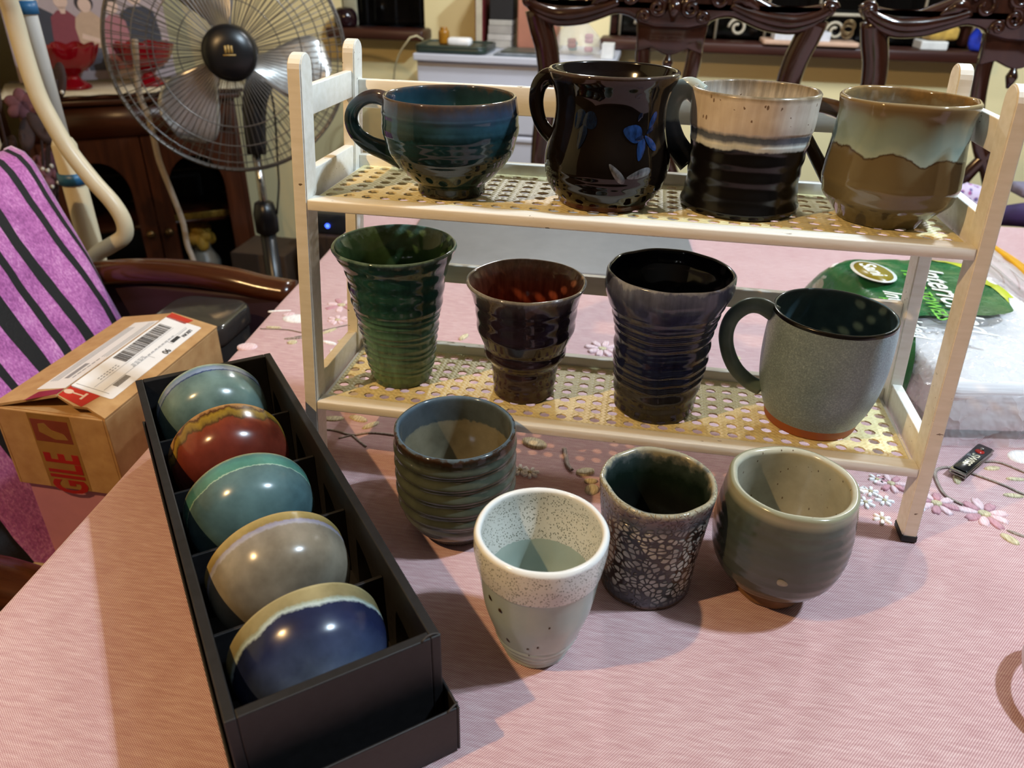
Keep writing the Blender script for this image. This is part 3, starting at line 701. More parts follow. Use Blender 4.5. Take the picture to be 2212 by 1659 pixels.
c = g12.mix(g12.ramp(mo, [(.48, '#000000'), (.68, '#ffffff')]), c, '#3a4236'); c = g12.mix(g12.ramp(z, [(.90, '#000000'), (.95, '#ffffff')]), c, '#8f8f78')
g12.color(c); g12.bump(bn, .12, .0008); g12 = g12.m
g12i = glaze('ash_inside', h, [(0, '#a39f8e'), (.6, '#aba898'), (.9, '#b6b5a6'), (1, '#b9b6a2')], .14, .06, 30, .05, 90, 0, (260, .14, '#6c6150', .1))
CLAY = simple('bare_clay', '#7a5634', .7, .2, 120, .3)
rc = cup('slate_cup', 'squat slate grey cup with ash white inside and bare clay foot', 'cup', (.3638, -.0726, ZT),
    [(.0965, .0432), (.092, .0437), (.080, .0452), (.064, .0467), (.048, .0466), (.034, .0442), (.024, .0392), (.016, .0325), (.0125, .0268), (.0105, .0240), (.005, .0237), (.0, .0234)], h, g12, g12i, .0060,
    ridger(.009, .00012, h, .15, .9), hand(.0005, seed=12.1, h=h, tri=.0003, rimwave=.0006), (.004, .004), zones=[(-1, .0125, 2)], mats=(CLAY,), lip=.0004)
RC = [(.0965, .0435), (.092, .0440), (.080, .0455), (.064, .0470), (.048, .0469), (.034, .0445), (.022, .0395), (.013, .0328), (0, .023)]
brush(rc, RC, h, -1.66, .046, .0030, .0036, .9, simple('thumb_spot', '#7f7a62', .25, .2, 200), 'thumb_mark')

# ================================================================== black box of bowls
def build_bowlbox():
    bt = MT('black_card', .55); nz = bt.noise(200, 3); bt.color(bt.ramp(nz, [(.3, '#0c0b0d'), (.7, '#171518')])); bt.bump(nz, .15, .0005); bt = bt.m
    edge = simple('scuffed_card_edge', '#3a3634', .7, .4, 300)
    rot = (0, 0, math.atan2(.634, .773)); c = (-.005, -.125, 0)
    def shell(x0, x1, y0, y1, z0, z1, t, floor=True):
        parts = [box(x0, x0+t, y0, y1, z0, z1, .0008), box(x1-t, x1, y0, y1, z0, z1, .0008), box(x0+t, x1-t, y0, y0+t, z0, z1, .0008), box(x0+t, x1-t, y1-t, y1, z0, z1, .0008)]
        return parts
    lid = empty('box_lid', (c[0], c[1], .0012), rot); tag(lid, 'shallow black cardboard lid turned over under the bowl box', 'box lid')
    for me in shell(-.0600, .0600, -.2045, .192, 0, .037, .0018): put('side_wall', me, bt, lid, smooth=False)
    put('lid_top', box(-.0582, .0582, -.2027, .1902, 0, .0022), bt, lid, smooth=False)
    put('corner_tear', tube([(.0525, -.2045, .0372), (.056, -.2035, .0385), (.0597, -.2015, .0374), (.0600, -.199, .0350)], .0005, 6, 12), edge, lid)
    tr = empty('bowl_box', (c[0], c[1], .0038), rot); tag(tr, 'long open black cardboard box divided into five compartments for bowls', 'box')
    zt = .0772; t = .0060
    for me in shell(-.0572, .0572, -.188, .188, 0, zt, t): put('side_wall', me, bt, tr, smooth=False)
    put('bottom', box(-.0512, .0512, -.182, .182, 0, .001), bt, tr, smooth=False)
    for y in (-.1112, -.0368, .0368, .1112):
        put('divider', box(-.0510, .0510, y-.0012, y+.0012, .001, .058, .0004), bt, tr, smooth=False)
    put('corner_tear', tube([(.046, -.1878, .0775), (.050, -.1868, .0790), (.0545, -.1862, .0778), (.0572, -.1868, .0765)], .0005, 6, 12), edge, tr)
    # bowls on their sides, foot towards the viewer
    hb = .050
    ctrl = [(hb, .0450), (.046, .0449), (.038, .0444), (.029, .0428), (.020, .0390), (.0125, .0325), (.0065, .0245), (.0035, .0200), (.0, .0190)]
    def bowlmat(name, stops, warp, ws, rough=.16, fine=.03, streak=0, drip=None):
        m = MT(name, rough); z = m.math('DIVIDE', m.xyz()[2], hb)
        d = m.noise(ws, 3, m.scaled(1, 1, .12)); f = m.noise(350, 3); q = m.math('ADD', z, m.math('ADD', m.math('MULTIPLY', m.math('SUBTRACT', d, .5), warp*2), m.math('MULTIPLY', m.math('SUBTRACT', f, .5), fine*2)))
        c = m.ramp(q, stops); mo = m.noise(35, 4); c = m.mix(.45, c, m.ramp(mo, [(.3, '#000000'), (.7, '#ffffff')]), 'SOFT_LIGHT')
        m.set('Roughness', .2); rim = m.ramp(z, [(.955, '#000000'), (.985, '#ffffff')]); c = m.mix(rim, c, stops[-1][1]); m.color(c); m.set('Specular IOR Level', .45); return m.m
    specs = [
        ('navy bowl with sandy dripping rim in the nearest compartment of the black box', [(0, '#5d6a7a'), (.25, '#38425a'), (.5, '#1d2442'), (.70, '#1e2440'), (.735, '#aab9b8'), (.77, '#8f9a8c'), (.80, '#867c5a'), (.95, '#8f845f'), (1, '#a99f78')], .15, 24),
        ('grey-beige bowl with ochre and lilac rim band, second compartment from the front', [(0, '#5f5a50'), (.5, '#857c6c'), (.74, '#857d70'), (.77, '#9a98a0'), (.82, '#8c8aa0'), (.85, '#8c7a4c'), (.96, '#a3905c'), (1, '#b59a66')], .012, 30),
        ('blue-green bowl with mottled turquoise rim band in the middle compartment of the black box', [(0, '#3d5658'), (.4, '#4c666b'), (.70, '#52696a'), (.715, '#98b3a0'), (.735, '#4d7d70'), (.85, '#4a7c72'), (.93, '#466c6a'), (1, '#8c8a66')], .02, 30),
        ('iron red bowl with dark ochre drips running from the rim, fourth compartment', [(0, '#4a1c14'), (.5, '#652a1e'), (.66, '#74341f'), (.70, '#4a331c'), (.76, '#7a6228'), (.86, '#8f7226'), (.93, '#4b2a18'), (1, '#a37a4a')], .27, 75),
        ('celadon bowl with blue lace band under the rim in the farthest compartment', [(0, '#4c625e'), (.5, '#667d78'), (.75, '#637a7c'), (.78, '#25326a'), (.81, '#8296b0'), (.86, '#7d8fae'), (.90, '#6d86a0'), (.95, '#8ba096'), (1, '#a7b59a')], .012, 30)]
    prof, no = vessel_profile(ctrl, hb, .0032, None, .006, (.003, .003))
    idx = [0 if i < no+3 else 1 for i in range(len(prof)-1)]
    for k, (lab, stops, wp, ws) in enumerate(specs):
        yc = -.149+.0745*k
        mo = bowlmat('bowl_glaze_%d' % k, stops, wp, ws); mi = glaze('bowl_inside_%d' % k, hb, [(0, stops[2][1]), (.8, stops[2][1]), (1, stops[-1][1])], .15, .02)
        me = lathe(prof, 96, hand(.0002, seed=20+k, h=hb), idx)
        R = Matrix.Rotation(rot[2], 4, 'Z') @ Matrix.Translation((-.004+.001*math.sin(k*2.1), yc-hb+(.0200, .0168, .0166, .0168, .0166)[k], .0472)) @ Matrix.Rotation(-PI/2+.08, 4, 'X') @ Matrix.Rotation(k*1.7, 4, 'Z')
        o = put('tea_bowl', me, [mo, mi]); tag(o, lab, 'bowl', 'tea bowls in the divided black box')
        o.matrix_world = Matrix.Translation((c[0], c[1], 0)) @ R
build_bowlbox()

# ================================================================== left side: armchair, throw, parcels
def build_left():
    wd = wood('armchair_wood', '#2c140a', '#532b14', .18, 'x'); dk = simple('dark_plum_panel', '#2a1018', .6)
    ch = empty('armchair', (-.40, .20, -.75)); tag(ch, 'glossy brown wooden armchair at the left table edge under the striped throw', 'chair')
    def P(nm, me, m=wd, sm=True): o = put(nm, me, m, ch, sm and (0, 0, 0) or (0, 0, 0), smooth=sm); o.location = (.40, -.20, .75); return o
    P('seat', box(-.50, -.10, -.02, .42, -.345, -.312, .01))
    for x in (-.47, -.13):
        for y in (.01, .40): P('leg', tube([(x, y, -.75), (x*1.0, y, -.53), (x, y, -.325)], [.018, .022, .026], 10))
    P('backrest', box(-.028, .0, .02, .41, -.02, .42, .012, mat=Matrix.Translation((-.474, 0, -.30)) @ Matrix.Rotation(-.41, 4, 'Y')))
    # far arm: a broad bent rail with a dark side panel under it
    pts = cr([(-.64, .455, -.055), (-.55, .462, -.036), (-.45, .468, -.028), (-.36, .47, -.034), (-.31, .474, -.044), (-.262, .478, -.05)], 26)
    P('armrest', tube(pts, .024, 14, flat=.8, up=(0, 1, 0)))
    P('side_panel', box(-.60, -.275, .455, .475, -.30, -.05, .006), dk)
    pts = cr([(-.50, -.058, -.178), (-.46, -.050, -.172), (-.40, -.038, -.168), (-.32, -.04, -.178), (-.262, -.04, -.19)], 24)
    P('armrest', tube(pts, .030, 14, flat=.7, up=(0, 1, 0)))
    P('arm_post', tube([(-.25, -.04, -.32), (-.25, -.04, -.20)], .018, 10)); P('arm_post', tube([(-.25, .47, -.32), (-.25, .47, -.07)], .018, 10))
    # throw
    m = MT('orchid_velvet', .75); x, y, z = m.xyz()
    wob = m.math('MULTIPLY', m.math('SUBTRACT', m.noise(7, 2), .5), .022); yy = m.math('ADD', y, wob)
    pile = m.noise(330, 4, m.scaled(1, 1, .6), .7); big = m.noise(30, 3)
    base = m.ramp(m.math('ADD', pile, m.math('MULTIPLY', m.math('SUBTRACT', big, .5), .5)), [(.3, '#8d3f86'), (.52, '#bb66b0'), (.75, '#e3a2d6')])
    k = None
    for c, wdt in ((.428, .005), (.395, .0065), (.336, .0085), (.295, .007), (.246, .014), (.19, .006), (.14, .010), (.055, .016), (-.02, .008), (-.1, .012)):
        q = m.math('LESS_THAN', m.math('ABSOLUTE', m.math('SUBTRACT', yy, c)), wdt); k = q if k is None else m.math('MAXIMUM', k, q)
    m.color(m.mix(k, base, '#08070a')); m.set('Sheen Weight', m.math('MULTIPLY', m.math('SUBTRACT', 1.0, k), .6)); m.set('Sheen Roughness', .4); m.bump(pile, .6, .002)
    prof = cr([(-.72, -.18), (-.695, .0), (-.672, .120), (-.650, .150), (-.622, .140), (-.600, .098), (-.565, .018), (-.523, -.078), (-.480, -.175), (-.446, -.245), (-.425, -.276), (-.38, -.288), (-.26, -.288), (-.12, -.29)], 60)
    vs = []; fs = []; ny = 60
    for i, (px, pz) in enumerate(prof):
        for j in range(ny+1):
            v = -.002+.444*j/ny
            b = .006*mnoise.noise((px*9, v*11, pz*9))+.004*math.sin(v*40+pz*14)*max(0, min(1, (.05-pz)*4))
            edge = -.012*max(0, (v-.415)/.027)**2 if i < 45 else 0
            vs.append((px+b*.9+edge, v+.012*math.sin(pz*12), pz+(b*.4 if i < 45 else abs(b)*.5)))
    for i in range(len(prof)-1):
        for j in range(ny): a = i*(ny+1)+j; fs.append((a, a+ny+1, a+ny+2, a+1))
    o = put('throw', mesh(vs, fs), m.m)
    so = o.modifiers.new('thick', 'SOLIDIFY'); so.thickness = .008; so.offset = -1
    tag(o, 'orchid purple velvet throw with black stripes draped over the armchair', 'throw')
    # pink carton, parcel on it
    pk = simple('pink_card', '#c98a9c', .55, .06, 30)
    o = put('pink_box', box(-.405, -.235, .066, .285, -.2775, -.123, .002), pk, smooth=False); tag(o, 'plain pink cardboard box on the armchair seat under the brown parcel', 'box')
    rl = empty('fabric_roll', (-.375, .040, -.2735)); tag(rl, 'small folded beige and grey cloth bundle in front of the pink box', 'cloth')
    bg, gr = simple('beige_cotton', '#b9a680', .8, .15, 120, .3), simple('grey_green_cotton', '#566058', .8, .2, 120, .3)
    for k, (mm, z) in enumerate(((gr, .006), (gr, .017), (bg, .030))):
        put('fold', box(-.055, .055, -.018, .018, z-.006, z+.006, .0055, 4), mm, rl)
    kr = MT('kraft_card', .7); fib = kr.noise(60, 5, kr.scaled(1, 1, 1)); kr.color(kr.ramp(fib, [(.25, '#a97f50'), (.75, '#c09a68')])); kr.bump(fib, .2, .001); kr = kr.m
    X0, X1, Y0, Y1, Z0, ZS, XR, ZR = -.411, -.279, .061, .288, -.1215, -.0225, -.339, -.0085
    b = empty('parcel', ((X0+X1)/2, (Y0+Y1)/2, Z0)); tag(b, 'opened brown cardboard parcel with a shipping label and red fragile tape', 'box')
    L = (-(X0+X1)/2, -(Y0+Y1)/2, -Z0)
    def Q(nm, me, mm, sm=False, par=b):
        o = put(nm, me, mm, par, smooth=sm); o.location = L if par is b else (0, 0, 0); return o
    t = .003
    Q('side_wall', box(X1-t, X1, Y0, Y1, Z0, ZS, .001), kr); Q('side_wall', box(X0, X0+t, Y0, Y1, Z0, ZS, .001), kr)
    Q('end_wall', box(X0+t, X1-t, Y0, Y0+t, Z0, ZS, .001), kr); Q('end_wall', box(X0+t, X1-t, Y1-t, Y1, Z0, ZS, .001), kr); Q('bottom', box(X0+t, X1-t, Y0+t, Y1-t, Z0, Z0+t), kr)
    inner = frame((X0+.004, Y0+.002, ZS-.001), (1, 0, 0), (0, 1, -.12))
    Q('inner_flap', prism([(0, 0), (.124, 0), (.118, .045), (.075, .052), (.06, .047), (.012, .055)], .002, 0, 1, inner), kr)
    fr = frame((X1, Y0, ZS), (XR-X1, 0, ZR-ZS), (0, 1, 0)); wf = math.hypot(XR-X1, ZR-ZS); D = Y1-Y0
    fl = frame((X0, Y0, ZS), (XR-X0, 0, ZR-ZS), (0, 1, 0)); wl = math.hypot(XR-X0, ZR-ZS)
    # right flap plane frame has its normal down, so flip it by running y backwards
    fr = frame((X1, Y1, ZS), (XR-X1, 0, ZR-ZS), (0, -1, 0))
    fp = Q('top_flap', prism([(0, 0), (wf, 0), (wf-.001, D-.012), (wf*.6, D-.004), (wf*.4, D-.008), (0, D)], .0028, 0, 1, fr), kr)
    fq = Q('top_flap', prism([(0, .0), (wl, .012), (wl+.002, D-.004), (0, D)], .0028, 0, 1, fl), kr)
    paper = simple('label_paper', '#e4e2e2', .5, .03, 50); ink = simple('label_ink', '#2d2c2e', .6); grey = simple('label_grey', '#8b898b', .6); red = simple('red_tape', '#b22a20', .25); redd = simple('dull_red_tape', '#7d3a2a', .3); tape = simple('clear_brown_tape', '#96703f', .15, .1, 40)
    def up(f, h=.0029): return f @ Matrix.Translation((0, 0, h))
    # label halves: local x from outer edge to the ridge, local y from the far end (right flap) or the near end (left flap)
    lab = Q('shipping_label', flats([rrect(.013, wf-.001, .014, .196, .003)], up(fr), .0003), paper); lab2 = Q('shipping_label', flats([[(wl-.038, .028), (wl, .026), (wl, .200), (wl-.036, .200)]], up(fl), .0003), paper)
    def on(o, nm, polys, f, mm, lev=.0033): Q(nm, flats(polys, up(f, lev), .0002), mm, False, o)
    bars = []; y = .034
    rnd = random.Random(3)
    while y < .128:
        wdt = rnd.choice((.0006, .0006, .0012, .0018)); bars.append(rect(wf-.020, wf-.004, y, y+wdt)); y += wdt+rnd.choice((.0007, .0007, .0013))
    on(lab, 'barcode', bars, fr, ink)
    on(lab, 'print_block', [rect(.0215, .0265, .048, .064)]+[rect(.0212, .0275, .150+.0022*k, .1512+.0022*k) for k in range(11)], fr, ink)
    on(lab, 'print_rule', [rect(.021, wf-.003, .1885, .1889), rect(.0285, .0288, .024, .186), rect(.021, .0285, .066, .0663), rect(.021, .0285, .104, .1043), rect(wf-.022, wf-.0217, .034, .186), rect(.0215, .0222, .026, .045), rect(.0262, .0268, .026, .045)], fr, grey)
    on(lab, 'fine_print', [rect(.0295, .0305, .05+.007*k, .055+.007*k) for k in range(12)]+[rect(.0315+.0018*j, .0322+.0018*j, .108+.006*k, .1125+.006*k) for k in range(4) for j in range(2)]+[rect(wf-.019+.003*j, wf-.018+.003*j, .138+.005*k, .141+.005*k) for k in range(7) for j in range(2)], fr, grey)
    def txt(s, size, f, ox, oy, rot, mm, o): Q('printed_letters', text_mesh(s, size, up(f, .0036) @ Matrix.Translation((ox, oy, 0)) @ Matrix.Rotation(rot, 4, 'Z'), .0001, 0, .0002), mm, False, o)
    txt('90', .0105, fr, .0215, .080, PI/2, ink, lab); txt('LEX PH', .006, fr, .0222, .027, PI/2, ink, lab)
    on(lab2, 'print_block', [rect(wl-.020, wl-.014, .050, .085)], fl, grey); on(lab2, 'fine_print', [rect(wl-.034+.0028*j, wl-.0334+.0028*j, .045, .185) for j in range(4)]+[rect(wl-.010, wl-.0085, .05+.008*k, .056+.008*k) for k in range(6)]+[rect(wl-.010+.0032*j, wl-.0094+.0032*j, .1, .195) for j in range(3)], fl, grey)
    # red tape on both flaps and the front, with its white glass mark and letters
    r1 = Q('red_tape', flats([[(wf-.001, .194), (.026, .196), (.030, .221), (wf-.001, .214)]], up(fr), .0003), red)
    on(r1, 'tape_mark', [rect(wf-.022, wf-.010, .2035, .2055), rect(wf-.0245, wf-.022, .199, .211), ell(wf-.006, .2045, .005, .004)], fr, simple('tape_cream', '#d8b8a0', .4))
    Q('red_tape', flats([[(wf-.001, .002), (.030, .004), (.034, .018), (wf-.001, .016)]], up(fr), .0003), red)
    Q('red_tape', flats([[(wl, .0135), (wl-.034, .004), (wl-.030, .022), (wl, .025)]], up(fl), .0003), simple('deep_red_tape', '#8a1f24', .3))
    ff = frame((X0, Y0, Z0), (1, 0, 0), (0, 0, 1)); Hh = ZS-Z0
    Q('clear_tape', flats([rect(.040, .090, .001, Hh-.001)], ff, .0003), tape)
    fm = ff @ Matrix.Translation((0, 0, .0003))
    ic = Q('tape_icon', flats([rect(.042, .086, Hh-.036, Hh-.008)], fm, .0002), redd)
    on(ic, 'icon_shape', [[(.050, Hh-.014), (.058, Hh-.012), (.064, Hh-.020), (.078, Hh-.024), (.081, Hh-.031), (.066, Hh-.032), (.056, Hh-.027), (.049, Hh-.024)]], ff, tape, .0006)
    Q('printed_letters', text_mesh('GILE', .0600, ff @ Matrix.Translation((.0850, -.006, .0006)) @ Matrix.Rotation(PI/2, 4, 'Z') @ Matrix.Diagonal((.46, .95, 1, 1)), .0001, 0, .0016), simple('fragile_red', '#9c1c14', .4))
    # lidded clear container behind the parcel
    cl = MT('smoked_plastic', .15, Transmission_Weight=.55, IOR=1.2); cl.color('#3d3c3b')
    cc = empty('plastic_tub', (-.345, .365, -.2775)); tag(cc, 'smoky clear plastic tub with rounded grey lid behind the brown parcel', 'container')
    put('tub', prism(rrect(-.065, .045, -.055, .055, .025), .205, .004, 2), cl.m, cc)
    lid = put('tub_lid', prism(rrect(-.068, .050, -.058, .058, .03), .032, .008, 3), simple('grey_lid', '#2c2b2a', .12), cc); lid.location = (0, 0, .205)
build_left()

# ================================================================== garment steamer
def build_steamer():
    t = empty('garment_steamer', (-.692, .60, -.75)); tag(t, 'white garment steamer pole with curved hose and blue clips', 'steamer')
    wh = simple('cream_plastic', '#cfc3a6', .35, .06, 12); pl = simple('white_plastic', '#d8d5ce', .35, .06, 12); bl = simple('blue_clip', '#245c86', .4)
    z0 = .75
    put('base', lathe([(.10, 0), (.15, .004), (.155, .03), (.15, .07), (.11, .10), (.05, .12), (.02, .125)], 40), pl, t)
    put('lower_pole', lathe([(.019, .12), (.019, z0+.12), (.0145, z0+.130)], 28), wh, t); put('upper_pole', lathe([(.0115, z0+.11), (.0115, z0+.62)], 24), pl, t)
    for z in (.058, .312): put('clip', lathe([(.0125 if z > .2 else .0192, z0+z), (.0225 if z < .2 else .0145, z0+z), (.0225 if z < .2 else .0145, z0+z+.018), (.0125 if z > .2 else .0192, z0+z+.018)], 24), bl, t); 
    put('clip', box(-.062, -.028, -.05, -.035, z0+.31, z0+.335, .004), bl, t)
    H = [(-.660, .52, .46), (-.672, .54, .357), (-.681, .555, .315), (-.685, .56, .265), (-.681, .56, .207), (-.670, .56, .167), (-.652, .56, .122), (-.624, .56, .077), (-.597, .56, .041), (-.586, .56, .011), (-.592, .56, -.013), (-.620, .56, -.031), (-.656, .56, -.052), (-.678, .56, -.080)]
    H = [(x+.692, y-.60, z+z0) for x, y, z in H]
    put('hose', tube(H, .0128, 16, 90), wh, t)
    e = H[-1]; co = []
    for k in range(120):
        a = k/120*14*PI; co.append((e[0]-.006+.0125*math.cos(a)-.012*k/120, e[1]+.0125*math.sin(a), e[2]+.008-.07*k/120))
    put('spring', tube(co, .0018, 6), simple('spring_steel', '#8a8478', .25, Metallic=1.0), t)
    put('hose_end', tube([e, (e[0]-.010, e[1], e[2]-.06), (e[0]-.02, e[1]+.02, e[2]-.55)], .010, 12, 20), wh, t)
build_steamer()

# ================================================================== standing fan
def build_fan():
    t = empty('standing_fan', (-.645, 1.14, -.75)); tag(t, 'standing fan with wire grille, silver blades and black hub', 'fan')
    steel = simple('grille_wire', '#75706c', .3, .1, 40, Metallic=.7); blade = simple('silver_blade', '#d2d0cc', .3, .05, 30, Metallic=.85); blk = simple('black_plastic', '#0f0f12', .3); chrome = simple('chrome', '#a7a5a2', .15, .05, 30, Metallic=1.0)
    Fm = frame((-.006, -.04, .96), (.88, .47, 0), (-.05, .09, 1.0))      # local z points to the viewer
    # check direction: normal should point to -y
    R = .243
    def W(pts): return [Fm @ Vector(p) for p in pts]
    d = []
    n = 96
    for k in range(n):
        a = 2*PI*k/n; ca, sa = math.cos(a), math.sin(a)
        d.append(tube_data(W([(.05*ca, .05*sa, .060), (.12*ca, .12*sa, .066), (.19*ca, .19*sa, .052), (.225*ca, .225*sa, .030), (R*ca, R*sa, .0)]), .0009, 4, caps=False))
    for r, z, w in ((.243, 0, .0035), (.236, .020, .0014), (.222, .033, .0014), (.185, .054, .0014), (.145, .063, .0014)):
        d.append(tube_data(W([(r*math.cos(q), r*math.sin(q), z) for q in [2*PI*k/72 for k in range(73)]]), w, 6, caps=False))
    put('front_grille', join(d), steel, t)
    d = []
    for k in range(72):
        a = 2*PI*k/72; ca, sa = math.cos(a), math.sin(a)
        d.append(tube_data(W([(.05*ca, .05*sa, -.09), (.14*ca, .14*sa, -.085), (.21*ca, .21*sa, -.05), (R*ca, R*sa, -.004)]), .0009, 4, caps=False))
    for r, z in ((.215, -.046), (.17, -.074), (.11, -.088)):
        d.append(tube_data(W([(r*math.cos(q), r*math.sin(q), z) for q in [2*PI*k/60 for k in range(61)]]), .0012, 5, caps=False))
    put('rear_grille', join(d), steel, t)
    def disc(nm, prof, m): o = put(nm, lathe(prof, 48), m, t); o.matrix_local = Fm; return o
    disc('hub_cap', [(.052, .056), (.055, .060), (.054, .070), (.045, .079), (.02, .083), (.004, .083)], blk)
    disc('spinner', [(.045, -.02), (.048, .0), (.046, .03), (.03, .04)], simple('grey_spinner', '#8b8578', .4)); disc('motor', [(.03, -.19), (.055, -.17), (.06, -.12), (.06, -.08), (.03, -.06)], blk)
    put('hub_emblem', flats([rect(-.009, -.005, -.004, .010), rect(-.003, .001, -.004, .011), rect(.003, .007, -.004, .010), rect(-.013, .012, -.009, -.0065)], Fm @ Matrix.Translation((0, .004, .0832)), .0003), simple('gold_print', '#a88a4a', .4), t)
    for k in range(3):
        a0 = math.radians((219, 97, -23)[k]); vs = []; fs = []; nr, na = 12, 12
        for i in range(nr+1):
            s = i/nr; r = .045+.165*s; wdt = .34+.62*math.sin(PI*min(1, s*.75+.12))*.9; wdt *= (1 if s < .82 else math.sqrt(max(0.02, 1-((s-.82)/.18)**2)))
            for j in range(na+1):
                q = (j/na-.5)*wdt+.25*s; z = .012-.036*(j/na-.5)*(1-.3*s)+.006*math.sin(PI*j/na)
                vs.append(Fm @ Vector((r*math.cos(a0+q), r*math.sin(a0+q), z)))
        for i in range(nr):
            for j in range(na): a = i*(na+1)+j; fs.append((a, a+1, a+na+2, a+na+1))
        o = put('blade', mesh(vs, fs), blade, t); so = o.modifiers.new('thick', 'SOLIDIFY'); so.thickness = .0015
    put('neck', tube([(.01, .05, .90), (.0, .02, .84), (.0, .0, .74)], [.03, .028, .022], 14, 10), blk, t)
    put('pole', lathe([(.0095, .42), (.0095, .78)], 20), chrome, t); put('height_collar', lathe([(.019, .55), (.027, .555), (.028, .60), (.022, .625), (.0098, .632)], 24), blk, t)
    put('lower_pole', lathe([(.020, .03), (.019, .555)], 24), blk, t); put('base', lathe([(.17, 0), (.20, .004), (.20, .02), (.16, .032), (.03, .045), (.017, .05)], 48), blk, t)
    put('power_lead', tube([(.01, .05, .93), (.035, .045, .85), (.033, .03, .70), (.034, .02, .66), (.030, .0, .60)], .0025, 8, 30), blk, t)
    c = put('hanging_cord', tube([(.24+(x-.24)*1.1323, 1.2, .404+(z-.404)*(1.1323 if z > -.4 else 1.0)) for x, y, z in [(-.80, .99, .24), (-.816, 1.0, .137), (-.807, 1.0, .096), (-.804, 1.0, .044), (-.802, 1.0, -.006), (-.787, 1.0, -.076), (-.775, 1.0, -.139), (-.775, 1.0, -.194), (-.767, 1.0, -.238), (-.766, 1.0, -.45), (-.75, 1.0, -.742)]], .0070, 10, 60), simple('beige_cable', '#a2968a', .5)); tag(c, 'thick beige cord hanging down in front of the glass cabinet', 'cord')
build_fan()

